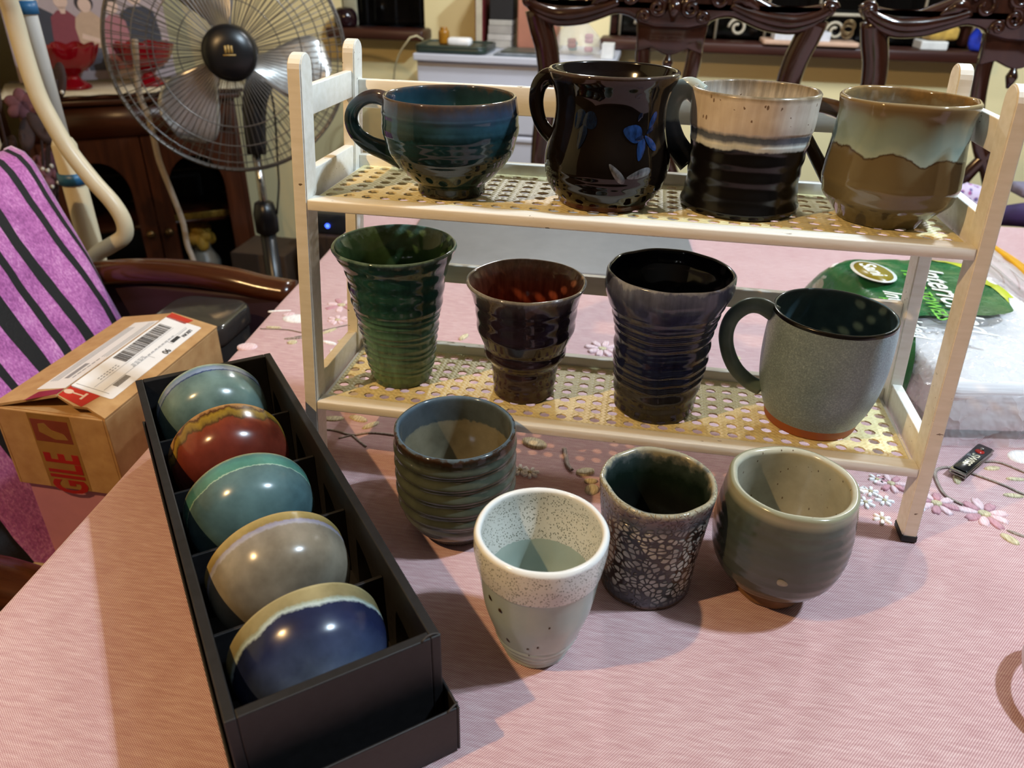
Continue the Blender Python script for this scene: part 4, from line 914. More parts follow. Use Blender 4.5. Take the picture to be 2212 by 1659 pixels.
# ================================================================== glass-front cabinet and what stands on it
def build_cabinet():
    wd = wood('mahogany', '#2c140b', '#4d2815', .3, 'z'); wd2 = wood('mahogany_rail', '#2c140b', '#4d2815', .3, 'x'); dark = simple('cabinet_dark', '#120a07', .8)
    ang = math.atan2(.607, .795); o0 = (-1.42, 1.332)
    t = empty('display_cabinet', (o0[0], o0[1], -.75), (0, 0, ang)); tag(t, 'dark mahogany display cabinet with two arched glass doors behind the fan', 'cabinet')
    Wd, D, H = .56, .32, .80
    put('body', box(0, .018, 0, D, .06, H-.03, .002), wd, t); put('body', box(Wd-.018, Wd, 0, D, .06, H-.03, .002), wd, t)
    put('back_panel', box(.018, Wd-.018, D-.012, D, .06, H-.03), dark, t, smooth=False); put('bottom', box(.018, Wd-.018, .0, D-.012, .06, .09), wd2, t)
    put('plinth', box(.01, Wd-.01, .01, D, 0, .06, .004), wd2, t); put('cornice', box(-.015, Wd+.015, -.02, D, H-.03, H-.012, .006), wd2, t); put('top', box(-.025, Wd+.025, -.03, D, H-.012, H, .004), wd2, t)
    put('frieze', box(.018, Wd-.018, .0, .016, H-.12, H-.03), wd2, t)
    sh = put('shelf', box(.018, Wd-.018, .03, D-.012, .40, .412), wd2, t)
    put('shelf_gallery', box(.29, .53, .028, .033, .412, .432, .001), simple('gilt', '#8d7430', .35, .3, 200, Metallic=.5), t)
    glass = MT('door_glass', .03, Alpha=.10); glass.color('#0c0c0c')
    for x0, x1 in ((.02, .278), (.282, .54)):
        z0, z1 = .09, H-.122; f = frame((x0, 0, z0), (1, 0, 0), (0, 0, 1)); w_, h_ = x1-x0, z1-z0
        a, b = .048, w_-.048; arch = [(a, .05), (b, .05), (b, h_-.16)]+[((a+b)/2+(b-a)/2*math.cos(q), h_-.16+.10*math.sin(q)) for q in [PI*k/14 for k in range(1, 14)]]+[(a, h_-.16)]
        d = put('door', prism([(0, 0), (w_, 0), (w_, h_), (0, h_)], .018, .0, 1, f, [arch]), wd, t, smooth=False)
        put('pane', prism([(p[0], p[1]) for p in arch], .002, 0, 1, frame((x0, .004, z0), (1, 0, 0), (0, 0, 1))), glass.m, d, smooth=False)
        kx = x1-.024 if x0 < .1 else x0+.024
        k = put('knob', lathe([(.006, 0), (.006, .010), (.012, .014), (.013, .020), (.008, .026), (.001, .027)], 18), simple('brass_knob', '#6b5637', .3, Metallic=.8), d); k.matrix_local = frame((kx, -.018, .40), (1, 0, 0), (0, 0, 1))
    # lace runner on the top
    lace = simple('lace', '#c9bda3', .9, .15, 260, .5); n = 40
    top = [(x, -.040+.006*math.sin(k*1.3)) for k, x in enumerate([-.03+.62*i/n for i in range(n+1)])]+[(.59, .24), (-.03, .24)]
    r = put('lace_runner', prism(top, .0015), lace); r.matrix_world = Matrix.Translation((o0[0], o0[1], .0505)) @ Matrix.Rotation(ang, 4, 'Z'); tag(r, 'scalloped cream lace runner on top of the display cabinet', 'runner')
    tip = put('runner_tassel', tube([(-.048, -.045, 0), (-.062, -.052, -.06), (-.058, -.055, -.12), (-.045, -.055, -.17)], [.016, .012, .009, .003], 10, 24, .3), lace, r)
    def on_cab(x, y, z=.0526): return (o0[0]+x*math.cos(ang)-y*math.sin(ang), o0[1]+x*math.sin(ang)+y*math.cos(ang), z)
    # red pressed-glass compotes
    rg_ = MT('ruby_glass', .06, Transmission_Weight=.15, IOR=1.45); rg_.color('#7d0814')
    prof = [(.048, 0), (.052, .003), (.046, .012), (.024, .026), (.020, .036), (.034, .046), (.066, .066), (.086, .092), (.096, .116), (.094, .117), (.083, .094), (.062, .070), (.03, .052), (.002, .050)]
    def scal(p, t_): x, y, z = p; k = 1+.05*max(0, (z-.05)/.06)*math.cos(10*t_); return (x*k, y*k, z+.010*max(0, (z-.07)/.045)*abs(math.cos(5*t_)))
    for (x, y), lab in (((.150, .085), 'scalloped ruby red glass compote in front of the family picture'), ((.345, .085), 'second ruby glass compote seen through the fan grille')):
        o = put('glass_compote', lathe([(r_*.84, z_*.92) for r_, z_ in cr(prof, 50)], 90, scal), rg_.m, None, on_cab(x, y)); tag(o, lab, 'glass bowl', 'ruby glass compotes')
    # flat-colour family picture on canvas
    cx, cy, cz = on_cab(.01, .215, .0555)
    p = empty('family_picture', (cx, cy, cz), (math.radians(-8), 0, ang)); tag(p, 'flat colour faceless family picture on canvas standing on the cabinet', 'picture')
    put('canvas', box(0, .42, 0, .018, 0, .40, .002), simple('canvas_lilac', '#a8989a', .8, .05, 60), p, smooth=False)
    ff = frame((0, -.0002, 0), (1, 0, 0), (0, 0, 1))
    cols = {'navy': '#3a3b45', 'maroon': '#7d3b45', 'tan': '#b79a82', 'skin': '#d0b2a2', 'hair': '#332c2e', 'grey': '#55525a', 'rose': '#a06a70'}
    def fig(nm, polys, c, lev=0): put(nm, flats([[(q[0], q[1]*.87) for q in pp] for pp in polys], ff @ Matrix.Translation((0, 0, .0003*lev)), .0004), simple('print_'+c, cols[c], .8, .05, 60), p, smooth=False)
    def body(cx, w_, z0, z1): return [(cx-w_*.42, z0), (cx+w_*.42, z0), (cx+w_*.5, z0+(z1-z0)*.55), (cx+w_*.42, z1-.02), (cx+w_*.16, z1), (cx-w_*.16, z1), (cx-w_*.42, z1-.02), (cx-w_*.5, z0+(z1-z0)*.55)]
    fig('figure_suit', [body(.075, .12, .03, .225)], 'navy'); fig('figure_head', [ell(.078, .262, .024, .034)], 'skin', 1); fig('figure_neck', [[(.066, .225), (.09, .225), (.083, .20), (.08, .24)]], 'skin', 1)
    fig('figure_dress', [body(.150, .075, .03, .215)], 'maroon', 1); fig('figure_head', [ell(.152, .245, .018, .026), [(.142, .225), (.162, .225), (.158, .205), (.147, .205)]], 'skin', 2); fig('figure_hair', [[(.133, .262), (.171, .262), (.168, .285), (.136, .285)]], 'hair', 3)
    fig('figure_dress', [body(.212, .075, .10, .212)], 'tan', 2); fig('figure_hair', [ell(.210, .236, .024, .027)], 'hair', 3); fig('figure_head', [ell(.211, .230, .017, .022)], 'skin', 4); fig('figure_arm', [[(.186, .130), (.24, .112), (.246, .122), (.19, .145)]], 'skin', 3); fig('figure_skirt', [body(.212, .06, .03, .11)], 'grey', 1)
    fig('figure_suit', [body(.345, .11, .03, .225)], 'navy'); fig('figure_dress', [body(.28, .07, .03, .20)], 'rose', 1); fig('figure_head', [ell(.28, .228, .018, .026), ell(.345, .262, .022, .032)], 'skin', 2); fig('figure_hair', [[(.262, .24), (.298, .24), (.292, .264), (.268, .264)]], 'hair', 3)
    # things behind the glass
    m = simple('yellow_silk', '#b08a2c', .7, .2, 80)
    b = empty('silk_rose', on_cab(.40, .10, -.56)); tag(b, 'yellow silk rose in a pale vase behind the right cabinet door', 'flower')
    for k in range(9):
        a = k*2.4; rr = .012+.0045*k; o = put('petal', mesh(*dome(ell(rr*math.cos(a)*.8, rr*math.sin(a)*.4, .030, .024, a), .02)), m, b); o.location = (0, 0, .150+.010*math.sin(a)); o.rotation_euler = (1.1, .2*math.cos(a), a*.1)
    put('vase', lathe(cr([(.03, 0), (.045, .02), (.05, .06), (.03, .10), (.028, .125)], 24), 24), simple('pale_vase', '#8d8a80', .3), b)
    for (x, w_, hh, c, lab, nm) in ((.37, .13, .06, '#8d8d8c', 'stack of pale folded linen in the right half of the cabinet', 'folded_linen'), (.12, .12, .10, '#26282e', 'dark round jar in the left half of the cabinet', 'dark_jar')):
        e = empty(nm, on_cab(x, .06 if 'linen' in nm else .12, -.659)); tag(e, lab, 'linen' if 'linen' in nm else 'jar')
        if 'linen' in nm:
            for k in range(4): put('fold', box(0, w_, 0, .10, .014*k, .014*k+.013, .005, 3), simple('linen_%d' % (k % 2), ('#8d8d8c', '#7b8084')[k % 2], .8), e); e.rotation_euler = (0, 0, ang)
        else:
            put('jar', lathe(cr([(.04, 0), (.06, .03), (.065, .08), (.05, .14), (.03, .16)], 24), 30), simple('dark_glaze', '#1c1f28', .2), e); put('lid', lathe(cr([(.034, .161), (.034, .17), (.02, .18), (.006, .19), (.002, .20)], 14), 24), simple('jar_lid', '#5a4a3a', .4), e)
    # dark wardrobe side at the far left edge of view and dried flowers before it
    wdr = empty('wardrobe', (-2.05, 1.45, -.75)); tag(wdr, 'dark brown wardrobe at the left edge behind the dried flowers', 'wardrobe')
    put('carcass', box(-.25, .26, -.25, .25, 0, 2.2, .01), wd, wdr); put('door', box(.26, .275, -.23, .23, .06, 2.15, .006), wd, wdr); put('handle', tube([(.285, -.18, 1.0), (.285, -.18, 1.15)], .006, 8), simple('brass_knob', '#6b5637', .3, Metallic=.8), wdr)
    v = empty('dried_flowers', (-1.06, .83, -.75)); tag(v, 'dried pink and white flower arrangement at the left edge of the picture', 'flowers')
    put('floor_vase', lathe(cr([(.06, 0), (.08, .05), (.11, .2), (.08, .38), (.05, .48), (.065, .53)], 40), 36), simple('vase_brown', '#3a2218', .25), v)
    pinkm, whm, drk = simple('dusty_pink', '#5c343b', .8, .25, 90), simple('baby_breath', '#b9b2a6', .8), simple('dark_leaf', '#2a1512', .8, .4, 60)
    rnd = random.Random(5)
    for k in range(16):
        x, y, z = .02+rnd.uniform(-.07, .13), rnd.uniform(-.08, .08), rnd.uniform(.66, .93)
        put('stem', tube([(0, 0, .50), (x*.5, y*.5, .62), (x, y, z)], .0025, 6, 10), drk, v)
        if k % 4 == 0:
            for q in range(6):
                a = q*1.05; o = put('petal', mesh(*dome(ell(.016*math.cos(a), .016*math.sin(a), .018, .013, a), .008)), pinkm, v); o.location = (x, y, z); o.rotation_euler = (1.0, .3, .2)
        elif k % 4 == 1:
            put('sprig', join([tuple_sphere((x+rnd.uniform(-.02, .02), y+rnd.uniform(-.02, .02), z+rnd.uniform(-.02, .02)), .004) for q in range(9)]), whm, v)
        else:
            o = put('leaf', mesh(*dome(ell(0, .03, .014, .034), .004)), drk, v); o.location = (x, y, z-.03); o.rotation_euler = (1.2, rnd.uniform(-.6, .6), rnd.uniform(-1, 1))
def tuple_sphere(c, r):
    vs = []; fs = []
    for i in range(5):
        for k in range(8):
            p = PI*(i+.5)/5; q = 2*PI*k/8; vs.append((c[0]+r*math.sin(p)*math.cos(q), c[1]+r*math.sin(p)*math.sin(q), c[2]+r*math.cos(p)))
    for i in range(4):
        for k in range(8): fs.append((i*8+k, i*8+(k+1) % 8, (i+1)*8+(k+1) % 8, (i+1)*8+k))
    fs.append(tuple(range(8))); fs.append(tuple(range(39, 31, -1))); return vs, fs
build_cabinet()

# ================================================================== carved dining chairs beyond the table
def spiral(cx, cz, r, turns, s=1, a0=0.0, y=-.016, n=34, shrink=.8):
    return [(cx+s*r*(1-shrink*k/n)*math.cos(a0+turns*2*PI*k/n), y-.004*k/n, cz+r*(1-shrink*k/n)*math.sin(a0+turns*2*PI*k/n)) for k in range(n+1)]
def carved_chair(loc, label):
    wd = _cache.get('chair_wood') or wood('chair_wood', '#1c0c07', '#371b10', .14, 'z', .6, Coat_Weight=.4); _cache['chair_wood'] = wd
    t = empty('carved_chair', (loc[0], loc[1], -.75)); tag(t, label, 'chair', 'carved dining chairs beyond the table')
    Z = .75
    low = [(.064, .300), (.072, .308), (.089, .313), (.107, .313), (.135, .303), (.168, .293), (.215, .290), (.250, .302), (.274, .322), (.284, .336)]
    upp = [(.276, .345), (.259, .341), (.230, .336), (.206, .334), (.180, .336), (.159, .344), (.113, .365), (.060, .392)]
    half = cr(low, 26)+cr(upp, 22)
    out = [(x, z+Z) for x, z in half]+[(0, .402+Z)]+[(-x, z+Z) for x, z in reversed(half)]+[(-.03, .292+Z), (.03, .292+Z)]
    put('crest_rail', prism(out, .034, .009, 3, frame((0, .017, 0), (1, 0, 0), (0, 0, 1))), wd, t)
    # rounded moulding running along the crest
    for s in (1, -1):
        put('crest_moulding', tube([(s*x, -.018, z+Z) for x, z in ((.10, .334), (.135, .322), (.175, .313), (.215, .311), (.250, .321), (.272, .334))], [.006, .010, .012, .012, .011, .007], 12, 30, .8), wd, t)
        put('ear_scroll', tube([(x, y, z+Z) for x, y, z in spiral(s*.268, .333, .013, 1.3, s, .2)], .0055, 9), wd, t)
        for cx, cz, r, tn, a in ((.030, .327, .016, 1.5, 1.2), (.052, .312, .010, 1.2, -.6), (.082, .345, .022, 1.1, .4), (.032, .362, .022, 1.4, .9)):
            put('carved_scroll', tube([(x, y, z+Z) for x, y, z in spiral(s*cx, cz, r, tn, s, a)], [.006, .0055, .0045, .004], 8), wd, t)
        put('carved_leaf', tube([(s*.10, -.015, .338+Z), (s*.118, -.021, .345+Z), (s*.135, -.02, .338+Z), (s*.15, -.015, .328+Z)], [.003, .010, .008, .003], 10, 20, .6), wd, t)
        # stile: from the ear down to the seat, bending in
        put('stile', tube([(s*.252, .0, .318+Z), (s*.243, .002, .285+Z), (s*.230, .004, .24+Z), (s*.226, .004, .18+Z), (s*.236, -.002, .05+Z), (s*.232, -.010, -.10+Z), (s*.225, -.02, -.28+Z)], [.024, .023, .020, .017, .017, .018, .02], 14, 50, .7, (1, 0, 0)), wd, t)
    put('carved_drop', tube([(0, -.016, .345+Z), (0, -.024, .325+Z), (0, -.02, .305+Z)], [.006, .012, .004], 10, 14), wd, t)
    # pierced splat: shield, two bowed legs that cross below, a hanging drop
    sh = [(-.066, .305), (.066, .305), (.063, .281), (.060, .250), (.034, .2585), (.012, .249), (0, .246), (-.012, .249), (-.034, .2585), (-.060, .250), (-.063, .281)]
    put('splat', prism([(x, z+Z) for x, z in sh], .020, .004, 2, frame((0, .010, 0), (1, 0, 0), (0, 0, 1))), wd, t)
    for s in (1, -1):
        put('splat_leg', tube([(s*.0485, .0, .262+Z), (s*.046, .0, .225+Z), (s*.036, 0, .17+Z), (s*.012, 0, .11+Z), (-s*.018, 0, .06+Z), (-s*.042, 0, .0+Z), (-s*.045, -.004, -.07+Z), (-s*.02, -.012, -.17+Z), (-s*.03, -.02, -.27+Z)], [.0145, .0145, .013, .013, .0135, .013, .013, .013, .015], 10, 60, .6, (1, 0, 0)), wd, t)
    put('splat_drop', tube([(0, -.004, .25+Z), (0, -.006, .238+Z), (0, -.006, .228+Z), (0, -.004, .215+Z)], [.004, .010, .010, .003], 12, 20), wd, t)
    put('lower_rail', box(-.22, .22, -.012, .012, .02+Z-.30, .06+Z-.30, .006), wd, t)
    put('seat_frame', box(-.24, .24, -.45, .0, .40, .455, .012), wd, t); put('seat_pad', box(-.225, .225, -.43, -.02, .455, .495, .018, 3), simple('seat_fabric', '#5a3b33', .85, .2, 60, .3), t)
    for x in (-.215, .215):
        put('leg', tube([(x, -.02, .41), (x, .0, .2), (x*1.05, .05, 0)], [.022, .02, .017], 10, 14), wd, t); put('leg', tube([(x, -.42, .41), (x*1.08, -.44, .30), (x*.98, -.42, .12), (x*1.06, -.45, 0)], [.026, .024, .015, .02], 10, 20), wd, t)
    return t
carved_chair((.2675, 1.05), 'carved dark mahogany dining chair behind the black and banded mugs')
carved_chair((.872, 1.06), 'carved dark mahogany dining chair behind the right end of the rack')

# ================================================================== white drawer unit and its clutter
def build_drawers():
    wh = simple('white_laminate', '#c3c6d2', .4, .03, 8); t = empty('drawer_unit', (-.13, 1.62, -.75)); tag(t, 'white laminate drawer unit against the back wall', 'drawers')
    X = .268; Hh = .918
    put('carcass', box(-X, X, .018, .36, 0, Hh-.018, .002), wh, t, smooth=False); put('top', box(-X-.006, X+.006, 0, .365, Hh-.018, Hh, .003), wh, t, smooth=False)
    z = .06
    for hgt in (.22, .22, .22, .12):
        d = put('drawer', box(-X+.003, X-.003, 0, .018, z, z+hgt-.006, .003), wh, t, smooth=False); put('drawer_lip', box(-X+.003, X-.003, -.006, .0, z+hgt-.020, z+hgt-.008, .002), wh, d); z += hgt
    zt = Hh-.75+.0005
    def T(nm, me, m, lab, cat, loc=(0, 0, 0), sm=True, rot=(0, 0, 0)): o = put(nm, me, m, None, loc, rot, sm); tag(o, lab, cat); return o
    grn = simple('dark_green_enamel', '#26352f', .35, .1, 30)
    b = empty('serving_tray', (-.305, 1.715, zt)); tag(b, 'dark green rounded tray lying on the white drawer unit', 'tray')
    put('tray', prism(rrect(-.10, .10, -.085, .085, .025), .016, .006, 3), grn, b); put('tray_rim', tube([(p[0], p[1], .016) for p in rrect(-.097, .097, -.082, .082, .024)+[(.097, .058)]], .004, 8), grn, b)
    T('white_charger', box(-.033, .033, -.02, .02, 0, .022, .009, 4), simple('white_gloss', '#e6e6e6', .2), 'white rounded plastic block on the green tray', 'charger', (-.285, 1.675, zt+.0165))
    T('amber_jar', lathe(cr([(.010, 0), (.014, .003), (.015, .03), (.010, .036), (.010, .042), (.002, .043)], 20), 24), simple('amber', '#9c6a1c', .2), 'small amber jar beside the white block on the tray', 'jar', (-.340, 1.715, zt+.0165))
    bk = empty('red_book', (-.262, 1.895, zt)); tag(bk, 'thin dark red book standing upright on the drawer unit', 'book')
    put('cover', box(-.012, .012, -.08, .08, 0, .20, .002), simple('red_cloth', '#5e0f14', .6), bk, smooth=False); put('pages', box(-.009, .009, -.0805, .076, .003, .2005), simple('pages', '#b8ae98', .9), bk, smooth=False)
    st = empty('book_pile', (-.205, 1.885, zt)); tag(st, 'pile of pale paperbacks under a black case beside the red book', 'books')
    for k, (c, h_) in enumerate((('#a7a198', .020), ('#b3ada6', .016), ('#99938c', .022), ('#aaa59c', .015), ('#141214', .07))):
        z0 = (0, .0205, .037, .0595, .075)[k]; put('book' if k < 4 else 'case', box(-.036+.002*k, .034+.001*k, -.06, .07, z0, z0+h_, .002), simple('book_%d' % k, c, .7), st, smooth=False)
    pt = empty('terracotta_box', (-.100, 1.87, zt)); tag(pt, 'terracotta coloured box with a carved motif on the drawer unit', 'box')
    tc = simple('terracotta_pink', '#a9705a', .6, .1, 30); put('body', prism(rrect(-.052, .062, -.05, .05, .006), .16, .003), tc, pt); put('rim', prism(rrect(-.056, .066, -.054, .054, .008), .012, .003), tc, pt).location = (0, 0, .16)
    rel = []
    rnd = random.Random(9)
    for k in range(14): a = rnd.uniform(0, 6.28); rel.append(tube_data([(.012+.028*rnd.uniform(-1, 1), -.051, .085+.02*rnd.uniform(-1, 1)) for q in range(3)], .0028, 6, 8))
    put('carved_motif', join(rel), simple('motif_brown', '#6d4034', .6), pt); put('stand', box(-.06, .07, -.055, .055, -.0, .004), simple('black_plastic', '#0f0f12', .3), pt)
    ml = empty('magazines', (-.065, 1.70, zt)); tag(ml, 'flat magazines and papers on the front edge of the drawer unit', 'magazines')
    for k, c in enumerate(('#5f6a72', '#8d9298', '#4a4f48')): put('magazine', box(-.12+.01*k, .0+.012*k, -.06, .06, .004*k, .004*k+.0035), simple('mag_%d' % k, c, .4, .3, 30), ml, smooth=False)
    bg = MT('clear_bag', .12, Alpha=.3); bg.color('#e9e6e2'); bg.bump(bg.noise(40, 4), .8, .01)
    gb = empty('goody_bag', (.030, 1.76, zt)); tag(gb, 'clear plastic bag of small wrapped things on the right of the drawer unit', 'bag')
    me = lathe(cr([(.01, 0), (.05, .004), (.058, .03), (.045, .06), (.02, .085), (.03, .105)], 30), 36, lambda p, q: (p[0]*(1+.12*math.sin(5*q+p[2]*60)), p[1]*(1+.1*math.sin(4*q)), p[2])); put('plastic', me, bg.m, gb)
    for k in range(7): put('wrapped_sweet', box(-.012, .012, -.008, .008, 0, .014, .005, 2), simple('sweet_%d' % (k % 3), ('#b06a70', '#5f8a86', '#8a3f36')[k % 3], .4), gb).location = (.03*math.cos(k*2.1), .028*math.sin(k*2.1), .006+.011*(k % 4))
    T('white_carton', box(-.016, .016, -.03, .03, 0, .036, .001), simple('white_card', '#d5d5d2', .7), 'small white carton at the right end of the drawer unit', 'box', (.118, 1.70, zt), False)
    c = put('charging_cable', tube([(-.385, 1.66, zt+.030), (-.40, 1.65, zt+.04), (-.42, 1.64, zt+.03), (-.47, 1.66, zt-.05), (-.49, 1.70, zt-.25), (-.50, 1.76, -.74)], .0028, 8, 50), simple('ivory_cable', '#b7ab86', .5)); tag(c, 'thin ivory cable curving off the left side of the drawer unit', 'cable')
build_drawers()

def build_sills():
    gl = MT('wine_glass', .02, Alpha=.16); gl.color('#20242a')
    for k, x in enumerate((-.655, -.565, -.490)):
        o = put('wine_glass', lathe([(.030, 0), (.030, .002), (.005, .006), (.004, .09), (.012, .10), (.032, .13), (.034, .17), (.030, .20), (.029, .20), (.033, .17), (.030, .13), (.002, .104)], 28), gl.m, None, (x, 1.985+.012*k, .2005)); tag(o, ('clear wine glass on the left window sill, leftmost', 'clear wine glass on the left window sill, middle', 'clear wine glass on the left window sill, rightmost')[k], 'glass', 'wine glasses on the sill')
    o = put('candle_jar', lathe(cr([(.02, 0), (.034, .004), (.036, .03), (.025, .05), (.003, .055)], 20), 28), simple('plum_glass', '#1e0d12', .15), None, (-.715, 1.95, .2005)); tag(o, 'dark plum jar at the left end of the left window sill', 'jar')
    o = put('biscuit_tin', box(-.035, .035, -.04, .04, 0, .022, .003), simple('white_card', '#d5d5d2', .7), None, (1.00, 1.955, .2005), smooth=False); tag(o, 'flat white box at the right end of the window sill', 'box')
    o = put('snack_packet', box(-.04, .04, -.03, .03, 0, .035, .01, 3), simple('packet_yellow', '#b99648', .4, .4, 40), None, (1.02, 1.96, .2235), (0, 0, .2)); tag(o, 'yellow and white snack packet lying on the flat white box', 'packet')
    me = lathe(cr([(.012, 0), (.03, .004), (.034, .03), (.026, .055), (.012, .07), (.02, .085)], 24), 30, lambda p, q: (p[0]*(1+.2*math.sin(4*q+p[2]*70)), p[1]*(1+.2*math.sin(5*q)), p[2]))
    o = put('blue_bag', me, simple('blue_foil', '#1a2f9a', .25, .4, 60), None, (1.128, 1.93, .2005)); tag(o, 'crumpled bright blue plastic bag on the window sill', 'bag')
    o = empty('laptop_tray', (.70, 1.94, .2005)); tag(o, 'pale tray of papers and keys on the window sill between the chairs', 'tray')
    put('tray', prism(rrect(-.16, .10, -.05, .05, .01), .012, .003), simple('peach_board', '#c9a58c', .6), o); put('papers', box(-.13, .02, -.04, .04, .012, .035, .001), simple('paper_pale', '#cfd0d6', .7, .1, 60), o, smooth=False)
    rings = [tube_data([(.07+.016*math.cos(q+k), .0+.01*math.sin(k), .035+.016*math.sin(q+k)+.004*k) for q in [2*PI*j/16 for j in range(17)]], .0016, 5) for k in range(5)]
    put('wire_coil', join(rings), simple('brass_wire', '#8a7350', .35, Metallic=.7), o)
build_sills()

# ================================================================== behind and beside the rack on the table
def build_table_things():
    o = put('grey_mat', prism(rrect(-.225, .225, -.155, .155, .05, 10), .010, .003, 2), simple('grey_matt', '#77787a', .55, .06, 40), None, (.105, .655, .0008), (0, 0, TA)); tag(o, 'flat grey rounded board lying on the cloth behind the rack', 'board')
    # paper towel pack: soft block, green printed sleeve over its far half, clear wrap at the near end
    ang = math.radians(9); Wd, Dp, Hh = .22, .36, .064
    pk = empty('paper_towel_pack', (.620, .350, .001), (0, 0, ang)); tag(pk, 'plastic-wrapped pack of interfolded paper hand towels to the right of the rack', 'pack')
    pap = MT('tissue_stack', .8); pz = pap.noise(1, 3, pap.scaled(8, 8, 300)); pap.color(pap.ramp(pz, [(.3, '#e0dada'), (.7, '#f4f0f0')])); pap.bump(pz, .4, .002)
    put('towel_stack', box(-Wd/2+.012, Wd/2-.012, -Dp/2+.010, Dp/2-.012, .004, Hh-.006, .012, 4), pap.m, pk)
    film = MT('crinkled_film', .10, Alpha=.30, Specular_IOR_Level=1.0); film.color('#f6f4f6'); fz = film.n('TexVoronoi', 0, Vector=film.n('VectorMath', 0, {'operation': 'MULTIPLY_ADD'}, _0=film.noise(14, 4, None, .6, 1), _1=(.06, .06, .06), _2=film.obj), Scale=26); film.bump(fz, 1.0, .012)
    LT = ((-.118, -.133), (-.105, -.113), (-.089, -.069), (-.075, -.039), (-.041, -.042), (.019, -.037), (.04, -.021), (.05, .013), (.12, .035))
    def lo(x):
        for (a, b), (c, d) in zip(LT, LT[1:]):
            if a <= x <= c: return b+(d-b)*(x-a)/(c-a)
        return LT[0][1] if x < 0 else LT[-1][1]
    def soft(x0, x1, y0, y1, z1, amp, seed, nx=26, ny=34, und=.001, crease=False):
        vs = []; fs = []
        for i in range(nx+1):
            for j in range(ny+1):
                u, v = i/nx*2-1, j/ny*2-1; k = max(0, (1-abs(u)**6))**.5*max(0, (1-abs(v)**7))**.5
                x = x0+(x1-x0)*i/nx; y = y0+(y1-y0)*j/ny
                e = amp*mnoise.noise((x*28+seed, y*28, seed))+.5*amp*abs(mnoise.noise((x*70, y*70, seed)))
                e += (.0035*abs(mnoise.noise((x*55+9, y*38, seed+4)))+.0025*abs(mnoise.noise((x*90, y*130, seed+5)))) if y < (lo(x)-.004 if crease else -9) else 0
                vs.append((x+.004*mnoise.noise((y*30, seed, 1)), y+.004*mnoise.noise((x*30, seed, 2)), max(und, z1*k+e*k)))
        for i in range(nx):
            for j in range(ny): a = i*(ny+1)+j; fs.append((a, a+ny+1, a+ny+2, a+1))
        return mesh(vs, fs)
    put('clear_wrap', soft(-Wd/2-.004, Wd/2+.004, -Dp/2-.006, Dp/2+.01, Hh+.006, .004, 3, 70, 90, crease=True), film.m, pk)
    # the green print, a second skin just above the film; torn lower border
    gm = MT('green_print', .22); gx, gy, gz = gm.xyz(); gm.color(gm.ramp(gm.noise(14, 3), [(.3, '#17502c'), (.7, '#226b3b')])); gm.bump(gm.noise(50, 4), .35, .004)
    def skin(x0, x1, ylo, y1, z1, amp, seed, off, nx=30, ny=24):
        vs = []; fs = []
        for i in range(nx+1):
            x = x0+(x1-x0)*i/nx; lo = ylo(x)
            for j in range(ny+1):
                y = lo+(y1-lo)*j/ny; u = (x+Wd/2+.004)/(Wd+.008)*2-1; v = (y+Dp/2+.006)/(Dp+.016)*2-1
                k = max(0, (1-min(1, abs(u))**6))**.5*max(0, (1-min(1, abs(v))**7))**.5
                e = amp*mnoise.noise((x*28+seed, y*28, seed))+.5*amp*abs(mnoise.noise((x*70, y*70, seed)))
                vs.append((x, y, max(.001, z1*k+e*k)+off))
        for i in range(nx):
            for j in range(ny): a = i*(ny+1)+j; fs.append((a, a+ny+1, a+ny+2, a+1))
        return mesh(vs, fs)
    put('green_sleeve', skin(-Wd/2-.003, .058, lo, Dp/2+.006, Hh+.006, .004, 3, .0035), gm.m, pk)
    yl = simple('lime_print', '#b6c020', .3)
    put('lime_corner', skin(.0, .0585, lambda x: Dp/2-.004-.085*x/.0585, Dp/2+.006, Hh+.006, .004, 3, .0042, 12, 10), yl, pk)
    put('lime_edge', skin(.046, .0590, lambda x: lo(x)-.001, Dp/2-.05, Hh+.006, .004, 3, .0042, 6, 20), yl, pk)
    zc = Hh+.0125
    tf = Matrix.Translation((0, 0, zc)) @ Matrix.Rotation(-PI/2-ang, 4, 'Z')
    wht = simple('white_print', '#e8ece8', .3); lime = simple('green_print_light', '#6cc03a', .3)
    def words(s, size, x, y, m, sh=0, wt=0): put('printed_letters', text_mesh(s, size, Matrix.Translation((x, y, 0)) @ tf, .0002, sh, wt), m, pk, smooth=False)
    words('Interfolded', .042, -.018, .098, wht, .25, .0005); words('HAND TOWELS', .021, -.040, .088, lime, .1, .0002)
    words('Interfolded', .028, -.090, .020, wht, .25, .0004); words('HAND TOWELS', .014, -.103, .000, lime, .1, .0002)
    em = frame((-.076, .082, zc-.001), (math.cos(-1.5), math.sin(-1.5), 0), (-math.sin(-1.5), math.cos(-1.5), 0))
    e0 = put('emblem', flats([ell(0, 0, .036, .024, 0, 30)], em, .0006), wht, pk); put('emblem_field', flats([ell(0, 0, .032, .020, 0, 30)], em @ Matrix.Translation((0, 0, .0006)), .0003), simple('olive_gold', '#8c7c1c', .3), e0); put('emblem_letters', text_mesh('Sani', .026, em @ Matrix.Translation((-.026, -.007, .0011)), .0002, .15, .0005), wht, e0, smooth=False)
    put('print_mark', flats([rect(-.012, .012, -.0008, .0008)], Matrix.Translation((.045, -.11, zc+.001)), .0003), gm.m, pk)
    # zip bag behind it
    zb = empty('zip_bag', (.716, .640, .002), (0, 0, math.radians(-88))); tag(zb, 'clear zip-lock bag with yellow seal lying by the towel pack', 'bag')
    zf = MT('milky_film', .18, Alpha=.45); zf.color('#dcdad8'); zf.bump(zf.noise(20, 3), .4, .006)
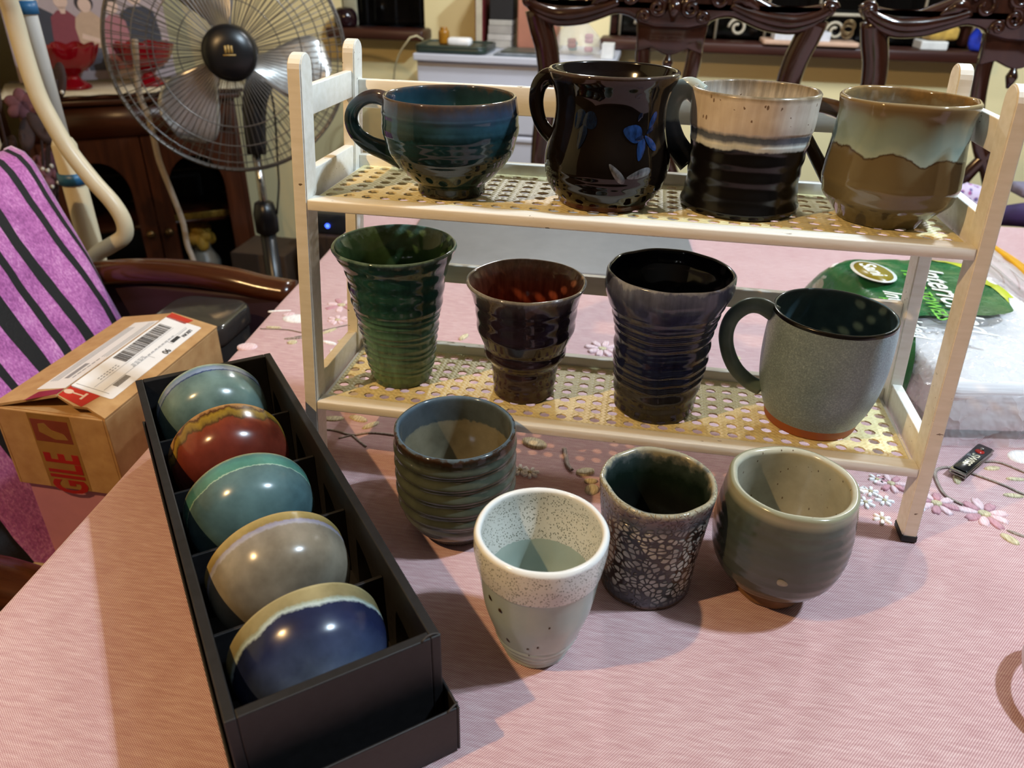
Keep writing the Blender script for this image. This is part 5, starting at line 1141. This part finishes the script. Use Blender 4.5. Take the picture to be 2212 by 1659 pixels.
    put('bag_film', soft(-.10, .10, -.01, .085, .030, .003, 8, 20, 16), zf.m, zb)
    for k, y in enumerate((.066, .076, .086)): put('seal_strip', tube([(-.10, y, .026-.004*k), (0, y+.001, .030-.004*k), (.10, y, .026-.004*k)], .0042, 8, 20), simple('yellow_seal', '#d39a14', .3), zb)
    for k, y in enumerate((.050, .030)): put('seal_ridge', tube([(-.095, y, .031), (.095, y, .031)], .0009, 6), zf.m, zb)
    # nail clipper
    nc = empty('nail_clipper', (.571, .126, .0012), (0, 0, math.radians(50.0))); tag(nc, 'black and silver nail clipper peeping out under the towel pack', 'nail clipper')
    chrome = simple('chrome', '#a7a5a2', .15, .05, 30, Metallic=1.0); blk = simple('black_enamel', '#15171b', .12)
    put('lower_lever', box(-.032, .03, -.0075, .0075, 0, .0022, .0008), chrome, nc); put('upper_lever', box(-.034, .03, -.0075, .0075, .0042, .0062, .0008), chrome, nc); put('thumb_plate', box(-.030, .028, -.0062, .0062, .0064, .0078, .0008), blk, nc); put('rivet', lathe([(.002, 0), (.002, .0095), (.001, .010)], 14), chrome, nc, (.018, 0, 0))
    put('printed_letters', text_mesh('SWISS', .0095, frame((.006, .0028, .0079), (-1, 0, 0), (0, -1, 0)), .0001, 0, .0001), simple('silver_print', '#c9c3a8', .3), nc, smooth=False)
    put('red_badge', flats([ell(.013, 0, .004, .004)], Matrix.Translation((0, 0, .0079)), .0002), simple('red_tape', '#b22a20', .25), nc)
    # looped band at the right edge
    hb = [(x+.002, y, z) for x, y, z in [(.555, -.098, .0045), (.530, -.106, .012), (.517, -.124, .018), (.511, -.146, .018), (.514, -.168, .010), (.530, -.182, .0045), (.560, -.170, .0045), (.575, -.130, .0045)]]
    o = put('hair_band', tube(hb, .0042, 12, 60), simple('lilac_plastic', '#cfc4d8', .3)); tag(o, 'pale lilac hair band standing on the cloth at the right edge', 'hair band')
build_table_things()

# ================================================================== fabrics on the far chair, electronics and carton by the wall
def build_far():
    b = empty('tote_bag', (.98, 1.008, -.2545)); tag(b, 'dark navy tote bag standing on the chair beyond the table', 'bag')
    nv = simple('navy_canvas', '#161b2a', .8, .2, 80, .3); put('bag_body', box(-.13, .085, -.030, .026, 0, .222, .02, 3), nv, b); put('bag_flap', box(-.13, .085, -.035, -.025, .12, .226, .004), nv, b)
    fl = MT('floral_cotton', .85); v = fl.n('TexVoronoi', 1, Vector=fl.obj, Scale=85); n1 = fl.noise(60, 3); sp = fl.n('TexVoronoi', 0, Vector=fl.obj, Scale=85)
    fl.color(fl.mix(fl.ramp(sp, [(.25, '#ffffff'), (.4, '#000000')]), '#c9bcd6', fl.ramp(n1, [(.35, '#b0457e'), (.5, '#3f5a8c'), (.7, '#d07aa6')])))
    def soft_roll(nm, pts, r, m, lab, cat, fl_=.7): o = put(nm, tube(pts, r, 18, 30, fl_), m); tag(o, lab, cat); return o
    soft_roll('floral_pouch', [(.79, 1.0, .018), (.82, .995, .022), (.86, .99, .024), (.89, .99, .020)], [.022, .034, .035, .02], fl.m, 'floral print fabric pouch on the navy bag beyond the table', 'pouch')
    soft_roll('purple_scarf', [(.90, .985, .004), (.94, .975, .012), (1.0, .98, .012), (1.08, .985, .006)], [.018, .026, .028, .018], simple('purple_velvet', '#2d1a4a', .7, .3, 60, .4), 'dark purple velvet scarf bundled beside the floral pouch', 'scarf')
    o = put('lavender_cloth', box(-.07, .08, -.03, .03, 0, .020, .008, 3), simple('lavender_cotton', '#8f8aa2', .85), None, (1.0, 1.035, .034), (0, 0, .1)); tag(o, 'folded lavender grey cloth on top of the purple scarf', 'cloth')
    soft_roll('pink_strap', [(.93, .938, -.018), (.98, .936, -.014), (1.05, .938, -.018)], .006, simple('pink_ribbon', '#c9587e', .5), 'bright pink strap lying along the navy bag', 'strap', .6)
    r = empty('router', (-.596, 1.50, -.75)); tag(r, 'dark router with a glowing blue light on a low stand', 'router')
    bl = simple('black_plastic', '#0f0f12', .3); put('stand', box(-.09, .10, -.06, .06, 0, .447, .006), simple('stand_brown', '#3a2a20', .6), r, smooth=False); put('case', box(-.075, .085, -.05, .05, .4475, .507, .006), simple('router_grey', '#22252c', .35), r)
    led = MT('blue_led', .3); led.color('#1020a0'); led.set('Emission Color', (.05, .12, 1, 1)); led.set('Emission Strength', 6.0)
    o = put('led', lathe(cr([(.001, 0), (.006, .002), (.006, .005), (.001, .007)], 10), 14), led.m, r, (-.028, -.050, .474), (PI/2, 0, 0))
    for x in (-.05, .06): put('aerial', tube([(x, .04, .50), (x*1.05, .045, .55)], .004, 8), bl, r)
    c = empty('carton', (-.855, 1.53, -.75)); tag(c, 'brown cardboard carton with a round hand hole beside the fan', 'carton')
    kr = simple('brown_carton', '#3f2e20', .75, .1, 30); put('carton_body', box(-.085, .085, -.08, .08, 0, .37, .003), kr, c, smooth=False)
    put('hand_hole', lathe([(.016, 0), (.016, .001)], 24), simple('black_void', '#0b0908', .9), c, (.045, -.0805, .32), (PI/2, 0, 0)); put('carton_flap', box(-.085, .0, -.084, -.08, .22, .37, .002), simple('carton_dark', '#241812', .8), c, smooth=False)
build_far()
